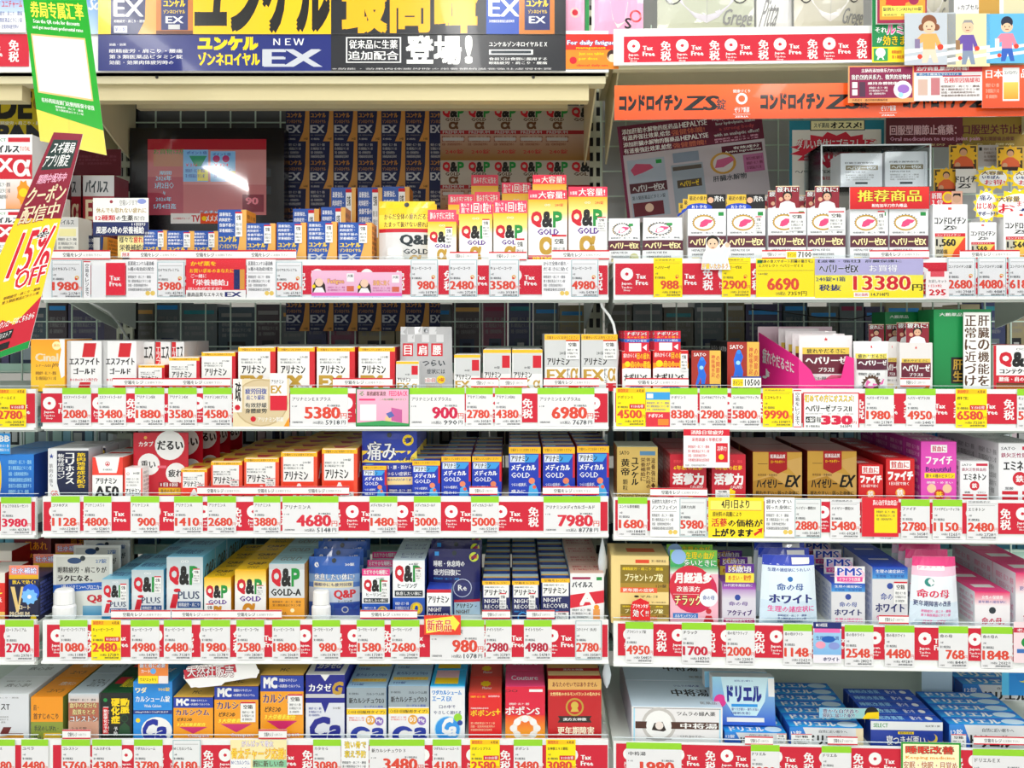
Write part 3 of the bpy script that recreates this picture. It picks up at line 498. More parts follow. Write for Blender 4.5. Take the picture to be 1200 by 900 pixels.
ty('qpi', 'silver-blue eye vitamin carton', 'G 0 0 1 .5 b8c8cc e4e8ea;R 0 .86 1 1 2a8ab8;T .4 .05 .6 .09 ○○ W;' + qp(.16, .42) + ';I .08 .5 .26 .8 i R 2;T .32 .54 .9 .66 PLUS 3a4a6a 1;R .3 .7 .94 .8 1c4a8a;T .34 .72 .9 .78 眼精疲労・肩こり W;Q .6 .95 .3 .05 k', 'dfe4e6', 'T .1 .2 .8 .7 眼精疲労 1c4a8a', ct='7ac4e0', cs='5ab0d4', s='I .1 .15 .9 .45 Q&P_i K 1;L .1 .5 .9 .9 4 u')
ty('qga', 'yellow-topped vitamin carton', 'G 0 0 1 .2 f0b400 ffe070;G 0 .2 1 .34 ffe070 f4f4f4;' + qp(.2, .46) + ';T .16 .52 .84 .62 GOLD U 2;T .26 .68 .64 .96 α d08a10 3', 'W', 'T .2 .2 .8 .5 Q&P Z 1;T .3 .6 .7 .85 GOLD Z', ct='f4c40c', cs='e4a818')
ty('qgA', 'silver and amber vitamin carton', 'R 0 0 1 .1 c8ccce;' + qp(.1, .38) + ';T .06 .44 .9 .56 GOLD-A K 2;R 0 .6 1 1 eaa028;L .1 .64 .9 .76 2 Z;C .66 .82 .06 fff0c0;T .12 .84 .5 .9 60カプセル Z;C .3 .9 .05 W', 'd8dcde', 'T .2 .3 .8 .7 GOLD e', ct='a8d4de', cs='c88a28')
ty('qhe', 'white and navy sleep-vitamin carton', 'T .5 .04 .8 .08 60錠 k;' + qp(.1, .34) + ';T .16 .38 .76 .46 ヒーリング k 1;R .06 .5 .94 .6 k;T .1 .52 .9 .58 休息したい体に W 1;G 0 .62 1 1 1a5ac0 0c2a8a;L .08 .68 .5 .9 3 W;C .74 .8 .2 d8b850 .7;T .62 .72 .86 .88 0 Y 2', 'f2f4f6', 'T .2 .2 .9 .5 ヒーリング u;L .2 .6 .9 .8 1 u', ct='d8ecf6', cs='14409c')
ty('nre', 'navy night-recovery carton', 'R 0 0 1 .1 ffc21c;T .1 .02 .9 .08 空箱をレジに Z;R .04 .1 .96 .42 W;T .1 .14 .8 .18 睡眠中の k;T .08 .22 .88 .36 アリナミン K 2;T .08 .46 .7 .56 NIGHT W;T .08 .6 .94 .7 RECOVER W;L .08 .74 .6 .8 1 b;C .4 .92 .2 b .8', '141c5c', 'R 0 0 1 .4 c8e4f0;R 0 .4 1 .6 ffd25a;R .1 .65 .9 .95 2a5ac0', ct='1a3a90', cs='2a7ac4')
ty('nrs', 'small white and navy night carton', 'R 0 0 1 .1 R;T .06 .2 .9 .4 アリナミン K 2;R .03 .5 .97 1 1c2460;T .08 .54 .6 .66 NIGHT W;T .08 .72 .92 .84 RECOVER W;L .08 .88 .8 .97 1 b', 'f4f4f6', ct='2844b0', cs='a8d8f0')
ty('pil', 'white carton with tilted red letter', 'R .06 .08 .6 .13 m;R .78 .08 .94 .15 g;T .06 .18 .66 .3 パイルス k 2;P 0 .46 1 .36 1 .62 0 .74 dc1c34;T .3 .42 .72 .66 A W 3;L .06 .74 .6 .96 3 k;C .78 .72 .08 O;R .68 .76 .88 .98 f0a050', 'f2f2f2', 'L .1 .2 .9 .8 2 R', ct='f0c8b8', cs='cfe4ec')
ty('plc', 'cream and gold placenta-tablet carton', 'R .16 .2 1 .82 b08a28;R .16 .2 1 .62 8c7418;R .42 .08 .66 .16 e84820;T .7 .08 .95 .14 第２類医薬品 Z;L .2 .24 .9 .34 1 Y;T .24 .4 .9 .58 プラセントップ錠 fff6c0 2;T .78 .64 .96 .72 120錠 K;R .16 .72 .8 .84 f06030;T .2 .74 .74 .82 更年期の症状 W 1;T .4 .9 .8 .95 ●マルコ K', 'f2d68c', 'R .3 .4 .8 .7 f06a30', ct='f0d890', cs='e0c070')
ty('chi', 'rounded pink and crimson carton', 'G 0 0 1 .12 3aa84a f4f4f0;Q .5 .42 .48 .4 d41850;C .42 .34 .44 d8203c;T .1 .1 .86 .28 月経過多 W 3;T .14 .34 .62 .44 改善漢方 W 1;R .06 .48 .6 .485 W;O .1 .5 .64 .68 チラック fff0a0 6c1030;C .8 .54 .19 f0f4fa;T .68 .5 .92 .58 命の母 u 1;R .06 .82 .58 .92 2a7ac8;T .1 .84 .54 .9 ホルモンバランス W 1;C .8 .78 .06 c82030;P .74 .86 .86 .86 .92 1 .68 1 c82030', 'f4b8c8', ct='f8d8e0')
ty('act', 'silver carton with purple top', 'G 0 0 1 .16 6a2a90 b05ac0;T .06 .03 .9 .1 50代更年期症状に W;G 0 .16 1 .4 b890c8 e0dce4;C .46 .36 .09 u;T .2 .46 .76 .56 命の母 5c2690 1;T .16 .66 .88 .8 アクティブ 4a2070 2;R .04 .86 .96 .97 c02070;T .1 .88 .9 .95 更年期障害などに W 1', 'dcd8e2', ct='8a4ab0')
ty('pms', 'blue-topped white health carton', 'G 0 0 1 .2 1a4ab8 4aa0e0;T .1 .04 .9 .1 生理の諸症状に W;T .1 .13 .9 .18 生理痛・生理不順 u;C .5 .32 .09 u;T .24 .44 .76 .56 命の母 u 1;T .1 .62 .9 .76 ホワイト 1a2468 2;T .12 .82 .92 .92 生理の諸症状に P 1', 'dfdfe2', 'R .2 .2 .8 .3 W', ct='1c50d0', cs='dfe4f4', s='L .15 .1 .9 .9 7 8a9ad0')
ty('inp', 'pink-topped white menopause carton', 'G 0 0 1 .4 e82c6c f4f0f2;T .2 .1 .8 .2 女性の保健薬 W 1;T .1 .24 .9 .32 更年期の諸症状に u;C .5 .52 .1 k;T .2 .72 .84 .92 命の母。 c81c50 2', 'f2eef0', 'R .2 .3 .8 .6 W', ct='ee3c84', cs='f0f0f6', s='L .15 .1 .9 .9 5 e88ab0')
ty('rax', 'glossy white stomach-tablet carton', 'L .05 .05 .8 .1 1 e;T .0 .2 .62 .36 ヘラックスT K 1;L .08 .48 .6 .66 3 e;P .5 .74 .66 .74 .6 .88 .9 .88 .8 .96 .42 .92 6a1a18;P .4 .96 .9 .9 .9 1 .4 1 e09a28', 'dde0e4', 'T .3 .4 .8 .6 救心製 e;L .2 .2 .7 .3 1 e', ct='eef3f6', cs='d6dade')
ty('org', 'orange and olive stiff-shoulder carton', 'R 0 0 1 .4 f49a14;R 0 .4 1 .74 8a9a38;R 0 .74 1 1 f0dc8c;T .08 .12 .24 .22 肩・ Z 1;T .08 .26 .86 .36 首すじのこり Z 2;T .1 .46 .86 .55 手足のしびれ・ k 1;T .1 .62 .34 .72 冷え k 2;T .42 .6 .92 .98 E e0b82c 3', 'f49a14', 'T .4 .2 .9 .4 天然ビタミン W 1;T .3 .6 .8 .8 ユベラ Z', ct='f79a14', cs='7a8a3a')
ty('col', 'silver and rust cholesterol carton', 'G 0 0 1 .2 d0d8dc e0c8bc;R 0 .2 1 .6 b86850;L .06 .1 .9 .18 1 k;O .04 .2 .94 .32 血中の余分な f4e4a0 3a1810;O .14 .35 .88 .47 脂質をとる f4e4a0 3a1810;O .06 .5 .96 .62 コレストン W 3a1810;R 0 .62 1 1 d8a890;T .1 .74 .6 .82 ２３５錠 k;T .06 .82 .7 .95 コレステロール R 1', 'd0a890', 'T .3 .3 .9 .7 コレステロール k', ct='bccdd6', cs='a8a8a4')
ty('dou', 'black carton with yellow kanji', 'T .08 .12 .2 .2 ● g 1;V .06 .3 .26 .94 ニンニク配合 W;R .06 .32 .24 .9 d81c24;V .09 .36 .21 .88 動脈硬化の予防 W 1;V .34 .12 .6 .68 硬化症 Y 3;V .64 .12 .9 .46 動脈 Y 3;C .76 .56 .12 1a4a28;P .56 .94 .6 .74 .76 .64 .92 .74 .96 .94 1a4a28;C .76 .56 .1 0c2414;V .42 .74 .54 .94 予防 W 1', '0e1410', 'R .1 .1 .5 .5 R;O .4 .2 .95 .7 動脈 Y g', ct='14502a', cs='10301c')
ty('wad', 'sky-blue calcium carton', 'T .06 .1 .34 .2 ワダ fff0c0 2;T .64 .1 .94 .17 900錠 Y 1;T .06 .25 .94 .36 カルシューム錠 W 2;T .28 .4 .72 .45 Wada_Calcium W;R 0 .5 1 .57 15388c;T .05 .515 .9 .555 600mgのカルシウムがとれます W;Q .6 .86 .4 .24 W;I .2 .68 .52 1 C 15289c 3;I .56 .8 .84 1 a 15289c 3;C .12 .68 .06 Y', '2490e4', 'T .2 .2 .8 .5 ワダ W 1', ct='2ea8ec', cs='1c78c8')
MC = 'R 0 0 1 .26 1c3ca8;R 0 0 1 .015 Z;T .08 .05 .38 .2 MC W 3;T .44 .06 .84 .11 胃腸からやさしい W 1;T .42 .15 .92 .2 <高濃度>カルシウム W;O .06 .3 .9 .44 カルシウム 1a2a80 ffc060;I .1 .5 .46 .58 ビタミンD K 2;I .08 .62 .8 .7 ３大栄養素配合 fff04a 2;P .14 .72 .86 .72 .5 .88 d0246c;O .36 .9 .9 .98 Compact W R'
ty('mc', 'orange and blue calcium carton', MC, 'f6a21c', 'T .4 .6 .6 .8 MC Z', ct='ffcf5c', cs='1a2a50', s='L .1 .1 .9 .9 5 O')
ty('kz', 'navy and white calcium carton', 'R 0 0 1 .3 141c8c;P .38 .0 .62 .0 .5 .1 W;R 0 .3 1 .36 E;P 0 .36 1 .36 1 .44 .6 .44 .5 .6 .4 .44 0 .44 141c8c;O .08 .14 .66 .26 カタゼ W 141c8c;I .66 .12 .9 .3 G D 3;L .08 .5 .4 .66 3 u;T .7 .5 .9 .54 500錠 e;I .06 .68 .5 1 C 141c8c 3;I .56 .8 .88 1 a 141c8c 3', 'dfe2ea', 'P .1 .1 .9 .1 .84 .8 .16 .8 1c2ca8;T .2 .25 .8 .6 カタセG W 2', ct='W', cs='2430b0')
ty('kal', 'silver-blue yogurt calcium carton', 'R 0 0 1 .4 9aa8b0;T .06 .1 .3 .14 第３類医薬品 k;T .5 .1 .94 .15 カルシウム剤 k 1;T .06 .2 .94 .31 新カルシチュウD3 K 2;T .44 .35 .92 .4 ヨーグルト風味 1c3ca8 1;R 0 .42 1 .53 ffd21c;T .04 .45 .96 .51 〈1日1回服用タイプ〉 K 1;L .06 .57 .44 .66 2 q;C .6 .64 .12 e8a840;T .53 .59 .67 .68 D3 W 2;C .82 .66 .11 8a6ac0;T .75 .62 .89 .7 Mg W 1;Q .36 .94 .27 .18 1a34a0;Q .4 .94 .15 .1 W;R .5 .86 .7 1 W;I .6 .8 .92 1 a 1a34a0 3', 'f0f0f2', 'T .1 .1 .9 .3 新カルシチュウD3 u 1;R .05 .45 .95 .65 ffe060;T .1 .48 .9 .62 1日1回服用タイプ O;T .1 .75 .4 .9 100錠 u', ct='a8d0ea', cs='7ab0dc')
ty('wax', 'white and cyan chewable calcium carton', 'G 0 0 1 .06 28b8f0 f4f4f4;T .06 .08 .9 .17 ワダカルシューム 1c88d8 2;T .06 .2 .62 .29 エース_EX 1c88d8 2;T .26 .36 .72 .43 口の中で 17286e 1;T .1 .47 .9 .54 やさしく溶ける 17286e 1;C .5 .82 .38 2c98e8;C .5 .82 .38 a4dcf4 .93;I .3 .62 .56 .9 C W 3;I .5 .78 .74 .94 a W 3;C .8 .6 .12 G;C .86 .7 .08 u', 'eef0f2', 'R .1 .0 .8 .5 f4c8d0;R .1 .5 .8 .9 Y', ct='28b8f0', cs='1c88d8')
ty('pop', 'red and yellow vitamin carton', 'L .06 .04 .5 .1 1 Y;T .6 .04 .94 .08 指定医薬部外品 W;O .06 .36 .8 .5 ポポンS Y R;T .82 .34 .96 .46 + Y 2;L .06 .3 .6 .35 1 W;L .06 .62 .8 .84 3 f4c8a0', 'e41c1c', 'B .5 .4 .18 .2 8 Y;T .4 .6 .7 .75 Master W', ct='f05040', cs='6a1410')
ty('pps', 'crimson and orange vitamin carton', 'T .0 .06 .3 .1 ○○ K;R .6 .05 .94 .1 W;L .1 .3 .6 .36 1 W;O .0 .38 .86 .54 ポポンS W R;G 0 .55 1 1 ec3c1c fbb424;C .5 .8 .33 f4e8d4 .62;C .3 .68 .09 W;C .5 .62 .09 W;C .7 .68 .09 W;C .8 .8 .09 W;C .2 .8 .09 W;C .3 .92 .09 W;C .7 .92 .09 W', 'e0143c', 'O .14 .3 .84 .6 Couture W P', ct='f04a80', cs='9a1030')
ty('kou', 'deep red menopause carton with wreath', 'R 0 0 1 .18 e4b060;T .08 .05 .92 .13 あなたのせいではありません 7a2a18 1;T .04 .22 .98 .28 女性特有のホルモンバランスの乱れから fff0a0 1;C .5 .47 .17 D .8;C .5 .44 .07 d8b848;P .42 .55 .46 .47 .54 .47 .58 .55 d8b848;P .18 .62 .82 .62 .78 .67 .82 .73 .18 .73 .22 .67 2a1a14;T .28 .65 .72 .7 漢方女神散 W 1;T .18 .8 .86 .93 更年期障害 fff6d8 2', 'c4141c', 'R 0 .0 1 .3 e4b060;R 0 .3 1 .5 c4141c;R 0 .5 1 .8 f0d090;T .3 .34 .7 .46 漢方女神散 W', ct='c4141c', cs='8a1418')
ty('chu', 'wide white herbal carton with brown band', 'R .02 .03 .98 .05 e;R .02 .05 .035 1 c;R .965 .05 .98 1 c;C .3 .5 .19 c8c4c0;C .3 .5 .155 W;T .5 .12 .92 .24 ツムラの婦人薬 K 1;R .04 .42 .96 .62 4a2618;C .3 .54 .14 W;P .22 .66 .25 .46 .34 .42 .38 .66 .35 .7 2a1a14;C .305 .53 .045 f0e4dc;T .54 .45 .94 .6 中将湯 W 2;T .5 .8 .8 .86 ~CHUJOTO~ k;R .16 .88 .44 .92 e', 'eceaea', 'T .5 .34 .92 .6 中将湯 K 2;T .55 .16 .85 .24 ツムラの婦人薬 u;T .78 .8 .96 .9 医薬品 e', ct='d8ecfa', cs='c8c8d8')
DR = 'G 0 0 .22 1 2c8ce0 1040a8;P .18 0 .96 0 .9 1 .28 1 dfe2e4;T .02 .2 .16 .5 12錠 W 1;T .4 .14 .78 .3 自然に近い眠りへ k;T .26 .44 .74 .96 ドリエル K 2;R .9 0 1 1 A'
ty('dr', 'flat blue sleep-aid carton', DR, '2060c8', 'G 0 0 1 1 1c64d0 2cb0f0;T .1 .2 .66 .85 ドリエル W 2;Q .82 .5 .14 .42 d4ecfa', ct='1c78dc', cs='184cb0')
ty('ne', 'flat navy sleep-aid carton with moon', 'R 0 0 1 .34 e4e8e8;T .04 .08 .24 .24 SELECT g 1;T .76 .12 .96 .2 指定第２類 k;R .38 .4 .6 .5 Y;T .4 .41 .58 .49 睡眠改善薬 k;O .22 .56 .76 .94 寝つきが悪い W 17286e;C .86 .66 .07 e8c850;C .84 .6 .06 17389c', '17389c', 'G 0 0 1 1 1440b0 2060d0;T .05 .2 .5 .8 睡眠改善薬 c 1;T .6 .2 .75 .8 寝つき W 1;C .86 .5 .05 W', ct='1848b8', cs='123080')
ty('bbx', 'deep blue skincare carton', 'G 0 0 1 1 2484e0 0c58b4;Q .3 .5 .06 .42 Y;Q .27 .5 .06 .42 1c74d0;L .5 .1 .95 .9 6 c', '1c6cc8', ct='2a90e8', cs='0e3c90')
ty('qst', 'slim blue carton back row', YK, '1a50a8', ct='17307a', cs='f2982c')
ty('vit', 'maroon lip-care vitamin carton', 'G 0 0 1 1 7a1024 5a0c1c;O .3 .08 .9 .24 肌あれ O 3a0810;O .2 .3 .96 .42 口内炎に O 3a0810;C .3 .56 .1 8a3a9a;T .24 .52 .36 .6 B2 W 1;C .5 .76 .12 d0a050;C .16 .8 .12 c04050;C .8 .5 .08 g', '6a1024', ct='8a1a2c', cs='4a0a18')
ty('aka', 'red and yellow mouth-sore carton', 'R 0 0 1 .2 e8e4d8;G 0 .2 1 .7 e83020 d82820;O .05 .26 .9 .44 あれ fff04a R;T .05 .5 .9 .6 口内炎 W 2;Q .5 .74 .3 .1 Y;R 0 .8 1 1 f0c060', 'd82820', ct='f0e8e0', cs='b81c1c')
ty('ev', 'pale blue carton', 'T .1 .2 .7 .5 EVE u 1;L .1 .6 .9 .8 1 e', 'e8f2f8', ct='c8e4f4')
# ================================================================ level 1 (top shelf) and what hangs from it
A1 = 'R 0 0 .027 1 ffd21c;R .027 0 .104 1 1a2860;T .034 .5 .096 .74 EX W 1;L .034 .78 .1 .84 1 W;R .034 .88 .062 .98 W;T .036 .9 .06 .96 第２類 u;P .104 0 .124 0 .124 1 .085 1 .1 .8 e8a850;R .124 0 .203 1 c8782c;R .135 0 .192 .94 1c2c6c;T .14 .5 .186 .6 ユンケル Y 2;T .14 .64 .186 .7 ゾンネロイヤル Y;T .145 .74 .182 .84 EX W 1;R .15 .86 .175 .93 E;R .124 .95 .203 1 6a3410;R .203 0 .498 1 ffc81c;T .21 .03 .492 .93 ユンケル 1a1a1a 3;R .498 0 .83 1 26282e;T .525 .04 .81 .95 最高峰 ffb81c 3;R .83 0 .9 1 2450b4;T .836 .5 .9 .74 EX W 1;L .836 .78 .89 .84 1 W;R .9 0 .976 1 c8782c;R .912 0 .966 .94 1c2c6c;T .916 .5 .962 .6 ユンケル Y 2;T .92 .64 .96 .7 ゾンネロイヤル Y;T .922 .74 .956 .84 EX W 1;R .976 0 1 1 26282e'
sheet(MAIN, 0, 115, -40, 663, 40, A1, 'wide yellow, navy and black tonic banner', d=-.008, mt='gloss_film', name='advertising_banner', cat='banner')
A2 = 'R 0 0 .498 1 1c2a78;R .498 0 1 1 24262c;T .024 .25 .06 .32 効能・効果 W;L .024 .38 .18 .85 3 W;T .215 .08 .34 .42 ユンケル Y 3;T .215 .5 .345 .85 ゾンネロイヤル Y 2;T .356 .42 .475 .88 EX c8ccd4 2;T .375 .12 .44 .3 ＮＥＷ W;R .53 .08 .648 .78 e8e8e8;R .533 .11 .645 .75 2c2e34;T .537 .16 .64 .4 従来品に生薬 W 1;T .535 .46 .642 .7 追加配合 W 1;T .66 .06 .775 .8 登場 W 3;T .785 .08 .8 .76 ! W 3;T .836 .2 .96 .34 ユンケルゾンネロイヤルＥＸ W 1;R .836 .42 .93 .56 W;R .84 .45 .926 .53 k;L .836 .62 .96 .84 2 W;T .5 .92 .97 .97 ※効能・効果肉体疲労時の栄養補給滋養強壮虚弱体質 E'
sheet(MAIN, 0, 115, 40, 663, 83, A2, 'low navy and black strip reading in gold and white', d=-.0065, mt='gloss_film', name='advertising_banner', cat='banner')
sheet(MAIN, 0, 663, 40, 725, 81, 'R 0 0 1 .45 dc2c20;R 0 .45 1 1 f48a20;O .03 .18 .92 .34 For_daily_fatigue W u;T .2 .37 .75 .44 management Y 1;T .25 .52 .72 .62 Just_one_tablet Y 1;T .25 .66 .6 .76 per_dose Y 1;C .14 .75 .07 R;C .88 .65 .1 f4d8c0;C .88 .6 .1 3a2018;C .88 .67 .07 f4d8c0;T .2 .86 .8 .94 clinical_daily_use R', 'small orange and red fatigue card in holder', d=-.005, mt='gloss_film', name='shelf_card', cat='card')
for x0, x1, a, dsc in ((655, 685, 'R 0 0 1 1 f4b0d0;R 0 0 .1 1 W;C .62 .82 .2 e8d0c8;C .62 .82 .12 R;V .12 .76 .24 1 MASK K 2', 'narrow pink mask pack'), (693, 754, 'R 0 0 1 1 f2acd0;R 0 0 .05 1 W;P .35 .75 .7 .75 .64 .88 .5 .92 .4 .86 f6e4e0;C .85 .84 .12 R .7;V .64 .85 .76 1 SK K 2', 'wider pink mask pack')):
    pouch(MAIN, 0, a, x0, x1, -130, dsc, bulge=.008, c='f2acd0', hole=False, d=.03, name='mask_pack')
m = MB(); m.box(0, 0, 0, .006, .006, .3, '10a04a', 'soft_plastic'); o = put('green_pole', m.mesh('green_pole'), loc=MAIN.at(MAIN.u(686, .04)[0], .04, PL[MAIN, 0])); note(MAIN, 0, 687, [o], 'green plastic pole between pink mask packs', 'pole', 'product')
MSK = 'P .18 .5 .3 .55 .7 .55 .82 .5 .78 .72 .62 .84 .5 .88 .38 .84 .22 .72 {0};Q .16 .6 .12 .14 202020;Q .16 .6 .11 .13 {1};Q .84 .6 .12 .14 202020;Q .84 .6 .11 .13 {1};P .2 .5 .3 .55 .7 .55 .8 .5 .77 .73 .62 .83 .5 .87 .38 .83 .23 .73 {0};R .498 .55 .502 .87 b0b0b4;I .64 .78 .95 .93 Grege e'
for x0, x1, a, c, dsc in ((770, 884, MSK.format('d8d4dc', 'c4c8b4'), 'c4c8b4', 'sage mask pack showing a pale mask'), (930, 1012, MSK.format('e4e0dc', 'ccc8b8'), 'ccc8b8', 'beige mask pack showing a white mask'), (1070, 1112, MSK.format('e8e4e0', 'd4d0c0'), 'd4d0c0', 'cream mask pack behind the illustrated cards')):
    pouch(SIDE, 0, a, x0, x1, -110, dsc, bulge=.012, c=c, hole=False, d=.04, name='mask_pack')
pouch(SIDE, 0, 'R 0 0 .5 1 f0f0ee;P .4 0 .6 0 .9 1 .6 1 e0dcd4;I .05 .7 .5 .9 Pitta e', 886, 928, -110, 'white mask pack with pale script', bulge=.01, c='e6e6e6', hole=False, d=.045, name='mask_pack')
taxstrip(SIDE, 0, 731, 1300, 39, 73, 2); taxstrip(NEAR, 0, -100, 34, 40, 78, 10)
sheet(NEAR, 0, -10, -20, 30, 38, 'G 0 0 1 .6 2c58c8 c8dcf0;L .1 .55 .9 .95 3 u;T .3 .36 .9 .5 ユニチャーム R 1', 'blue and white pad packaging card', d=-.004, name='shelf_card', cat='card')
sheet(NEAR, 0, 96, -20, 128, 40, 'G 0 0 1 1 1c80d8 c8e4f4;I .2 .3 .9 .6 Sofy W 1', 'light blue card beside the green hanging board', d=-.003, name='shelf_card', cat='card')
# second level backdrop ------------------------------------------------
CELL = 'R .02 0 1 1 1a2450;P .98 0 .98 1 .55 1 .72 .8 .8 .5 .84 0 d89a4c;L .04 .03 .62 .36 4 E;T .04 .4 .66 .5 ユンケル d09040 2;T .04 .54 .66 .62 ゾンネロイヤル c08848 1;T .04 .66 .6 .82 EX c4c8d0 2;L .04 .85 .6 .89 1 e;T .05 .93 .4 .97 第２類医薬品 E;T .74 .92 .92 .97 54錠 K'
cells = [(0, 0, 1, 1, 'R 0 0 1 1 1a2450')]
for j in range(5):
    for i in range(7): cells.append((i * .1552, j * .2, min(1, (i + 1) * .1552), (j + 1) * .2, CELL if i < 6 else 'R .1 0 1 1 1a2450;L .1 .03 1 .36 4 E;T .1 .4 1 .5 ユンケ d09040 2;T .1 .54 1 .62 ゾンネロ c08848 1;T .1 .66 .95 .82 EX c4c8d0 2'))
sheet(MAIN, 1, 335, 110, 516, 388, cells, 'hanging sheet printed with rows of navy tonic cartons', d=.2885, name='printed_backdrop', cat='poster')
QC = 'R 0 0 1 .45 c4bcb0;' + qp(.04, .2, .1, .9) + ';T .2 .22 .76 .28 GOLD Z 2;T .34 .3 .68 .42 α 6a4428 3;R 0 .45 1 .52 a81c28;T .1 .46 .9 .51 PREMIUM E 1;G 0 .52 1 1 c8a898 9c6c20;L .06 .54 .94 .74 3 7a2a10;R .1 .58 .9 .64 E;T .2 .8 .9 .88 240錠 c02030'
cells = [(0, 0, 1, 1, 'R 0 0 1 1 b8b0a8')]
for j in range(3):
    for i in range(6): cells.append((i / 5.75, j * .333, min(1, (i + 1) / 5.75), (j + 1) * .333, QC if i < 5 else 'R 0 0 1 .45 c4bcb0;T .1 .04 .5 .2 Q R 3;T .55 .04 .98 .2 & K 3;T .2 .22 .9 .28 GOL Z 2;R 0 .45 1 .52 a81c28;G 0 .52 1 1 c8a898 9c6c20'))
sheet(MAIN, 1, 516, 124, 691, 316, cells, 'hanging sheet printed with rows of gold vitamin cartons', d=.2865, name='printed_backdrop', cat='poster')
# the monitor
e = put('wall_monitor', None, None, MAIN.at(0, 0, 0)); d = .24
def bx(px0, py0, px1, py1, dd, th, c, mt, nm, par, art=None):
    u0, u1 = MAIN.u(px0, dd)[0], MAIN.u(px1, dd)[0]; z1, z0 = MAIN.z(py0, px0, dd), MAIN.z(py1, px0, dd); m = MB(); m.box(u0, dd, z0, u1, dd + th, z1, c, mt)
    Paint(m, (u0, dd, z1), (u1, dd, z1), (u1, dd, z0), (u0, dd, z0), mt).draw(art); return put(nm, m.mesh(nm), par)
b = bx(152, 150, 333, 286, d, .03, '0c0e14', 'gloss_film', 'bezel', e, 'R .885 .35 .915 .42 k;R .885 .5 .915 .57 k;R .0 .93 1 1 1a1c22')
bx(173, 163, 312, 252, d - .001, .001, 'b8686c', 'lit_screen', 'screen', e, 'R 0 0 1 .14 a02030;R .3 .14 1 .6 c48484;R 0 .5 .3 1 a84858;T .05 .13 .32 .2 お買物は店 g;R .05 .2 .3 .36 b07a60;R .3 .14 .51 .56 80b8e8;T .33 .16 .5 .2 ポイント倍 u 1;P .35 .22 .5 .22 .45 .36 .4 .36 3a9a78;R .42 .4 .51 .55 e0d860;T .32 .32 .42 .36 ￥216 R;L .32 .38 .48 .52 2 u;R .53 .16 .74 .56 80b8e8;T .55 .18 .7 .22 ポイント倍 u 1;C .58 .26 .03 b03a70;C .66 .26 .03 b03a70;T .56 .32 .68 .36 ￥324 R;L .56 .38 .7 .52 2 u;R .66 .42 .74 .55 e0d860;T .1 .42 .2 .47 期間 c;T .07 .48 .2 .55 2026年 c 1;T .06 .57 .22 .65 3月2日〇 c 1;T .13 .68 .15 .74 ～ c 1;T .07 .76 .2 .82 2026年 c 1;T .05 .85 .24 .92 5月4日迄 c 1;R .8 .73 .98 .96 7c2438;T .83 .77 .93 .86 90 e08090 2;T .44 .94 .72 .99 このチャンスを c 1')
bx(200, 250, 256, 262, d - .002, .002, 'f0f0f0', 'matte_paper', 'label', e, 'T .05 .4 .4 .6 スギ薬局グループ R 1;T .44 .2 .6 .82 TV R 2;R .62 0 1 1 f05020;C .7 .5 .05 Y;T .74 .2 .98 .8 メメメ W 2')
note(MAIN, 1, 243, [e], 'black flat monitor with pink-lit screen', 'monitor', 'sign')
# upper goods, monitor bay --------------------------------------------
carton(MAIN, 1, 'pia', 66, 95, 206, d=.15, dep=.05); carton(MAIN, 1, 'pia', 97, 134, 206, d=.13, dep=.05)
carton(MAIN, 1, 'txt', 50, 66, 230, d=.06, dep=.04); carton(MAIN, 1, 'txt', 66, 92, 255, d=.03, dep=.04)
sheet(MAIN, 1, 97, 276, 118, 300, 'R 0 0 1 1 1a2850;L .08 .1 .6 .9 3 W;R .6 .1 .95 .8 W', 'tiny navy and white carton facing card', d=.06, name='shelf_card', cat='card')
carton(MAIN, 1, 'yk', 100, 126, 278, d=.09, dep=.05)
sheet(MAIN, 1, 109, 232, 174, 276, 'R 0 0 1 .64 f2f2ee;R 0 .64 1 1 1c2a60;C .33 .1 .03 9c3040;T .48 .05 .8 .2 空箱レジまで e;Q .88 .09 .08 .07 8a9ad8;T .06 .26 .96 .4 休んでも取れない疲れに b09040 1;T .05 .46 .4 .6 12種類 R 2;T .42 .48 .5 .6 の k 1;T .52 .46 .72 .61 生薬 K 2;T .74 .48 .94 .6 配合 e;T .7 .66 .95 .74 11回分 W 1;T .06 .76 .92 .95 風邪の時の栄養補給 W 2', 'white and navy cold-care card with a hang hole', d=.012, name='shelf_card', cat='card')
sheet(MAIN, 1, 138, 275, 174, 302, 'R 0 0 1 1 f4e4a0;T .05 .08 .5 .36 様々な k 1;T .52 .08 .95 .36 疲れに R 2;T .06 .42 .95 .7 栄養補給に k 1;R .1 .74 .5 1 W;T .14 .78 .46 .95 無料 R', 'pale yellow card below the cold-care card', d=.014, name='shelf_card', cat='card')
for x0, x1, y in ((343, 374, 245), (376, 405, 243)): carton(MAIN, 1, 'yk', x0, x1, y, d=.10, dep=.045, st=(.6, .02, .82, .8))
for x0, x1, y in ((388, 417, 220), (419, 448, 220), (448, 480, 219)): carton(MAIN, 1, 'yk', x0, x1, y, d=.17, dep=.05, st=(.6, .02, .84, .6))
for x0, x1, y in ((168, 196, 270), (195, 228, 271), (226, 256, 271), (255, 289, 246), (288, 323, 262), (324, 359, 261), (360, 395, 260), (396, 436, 261)):
    carton(MAIN, 1, 'yk', x0, x1, y, n=1 if x0 in (255, 396) else 2, dep=.045, st=(.62, .04, .86, .5), d=.012)
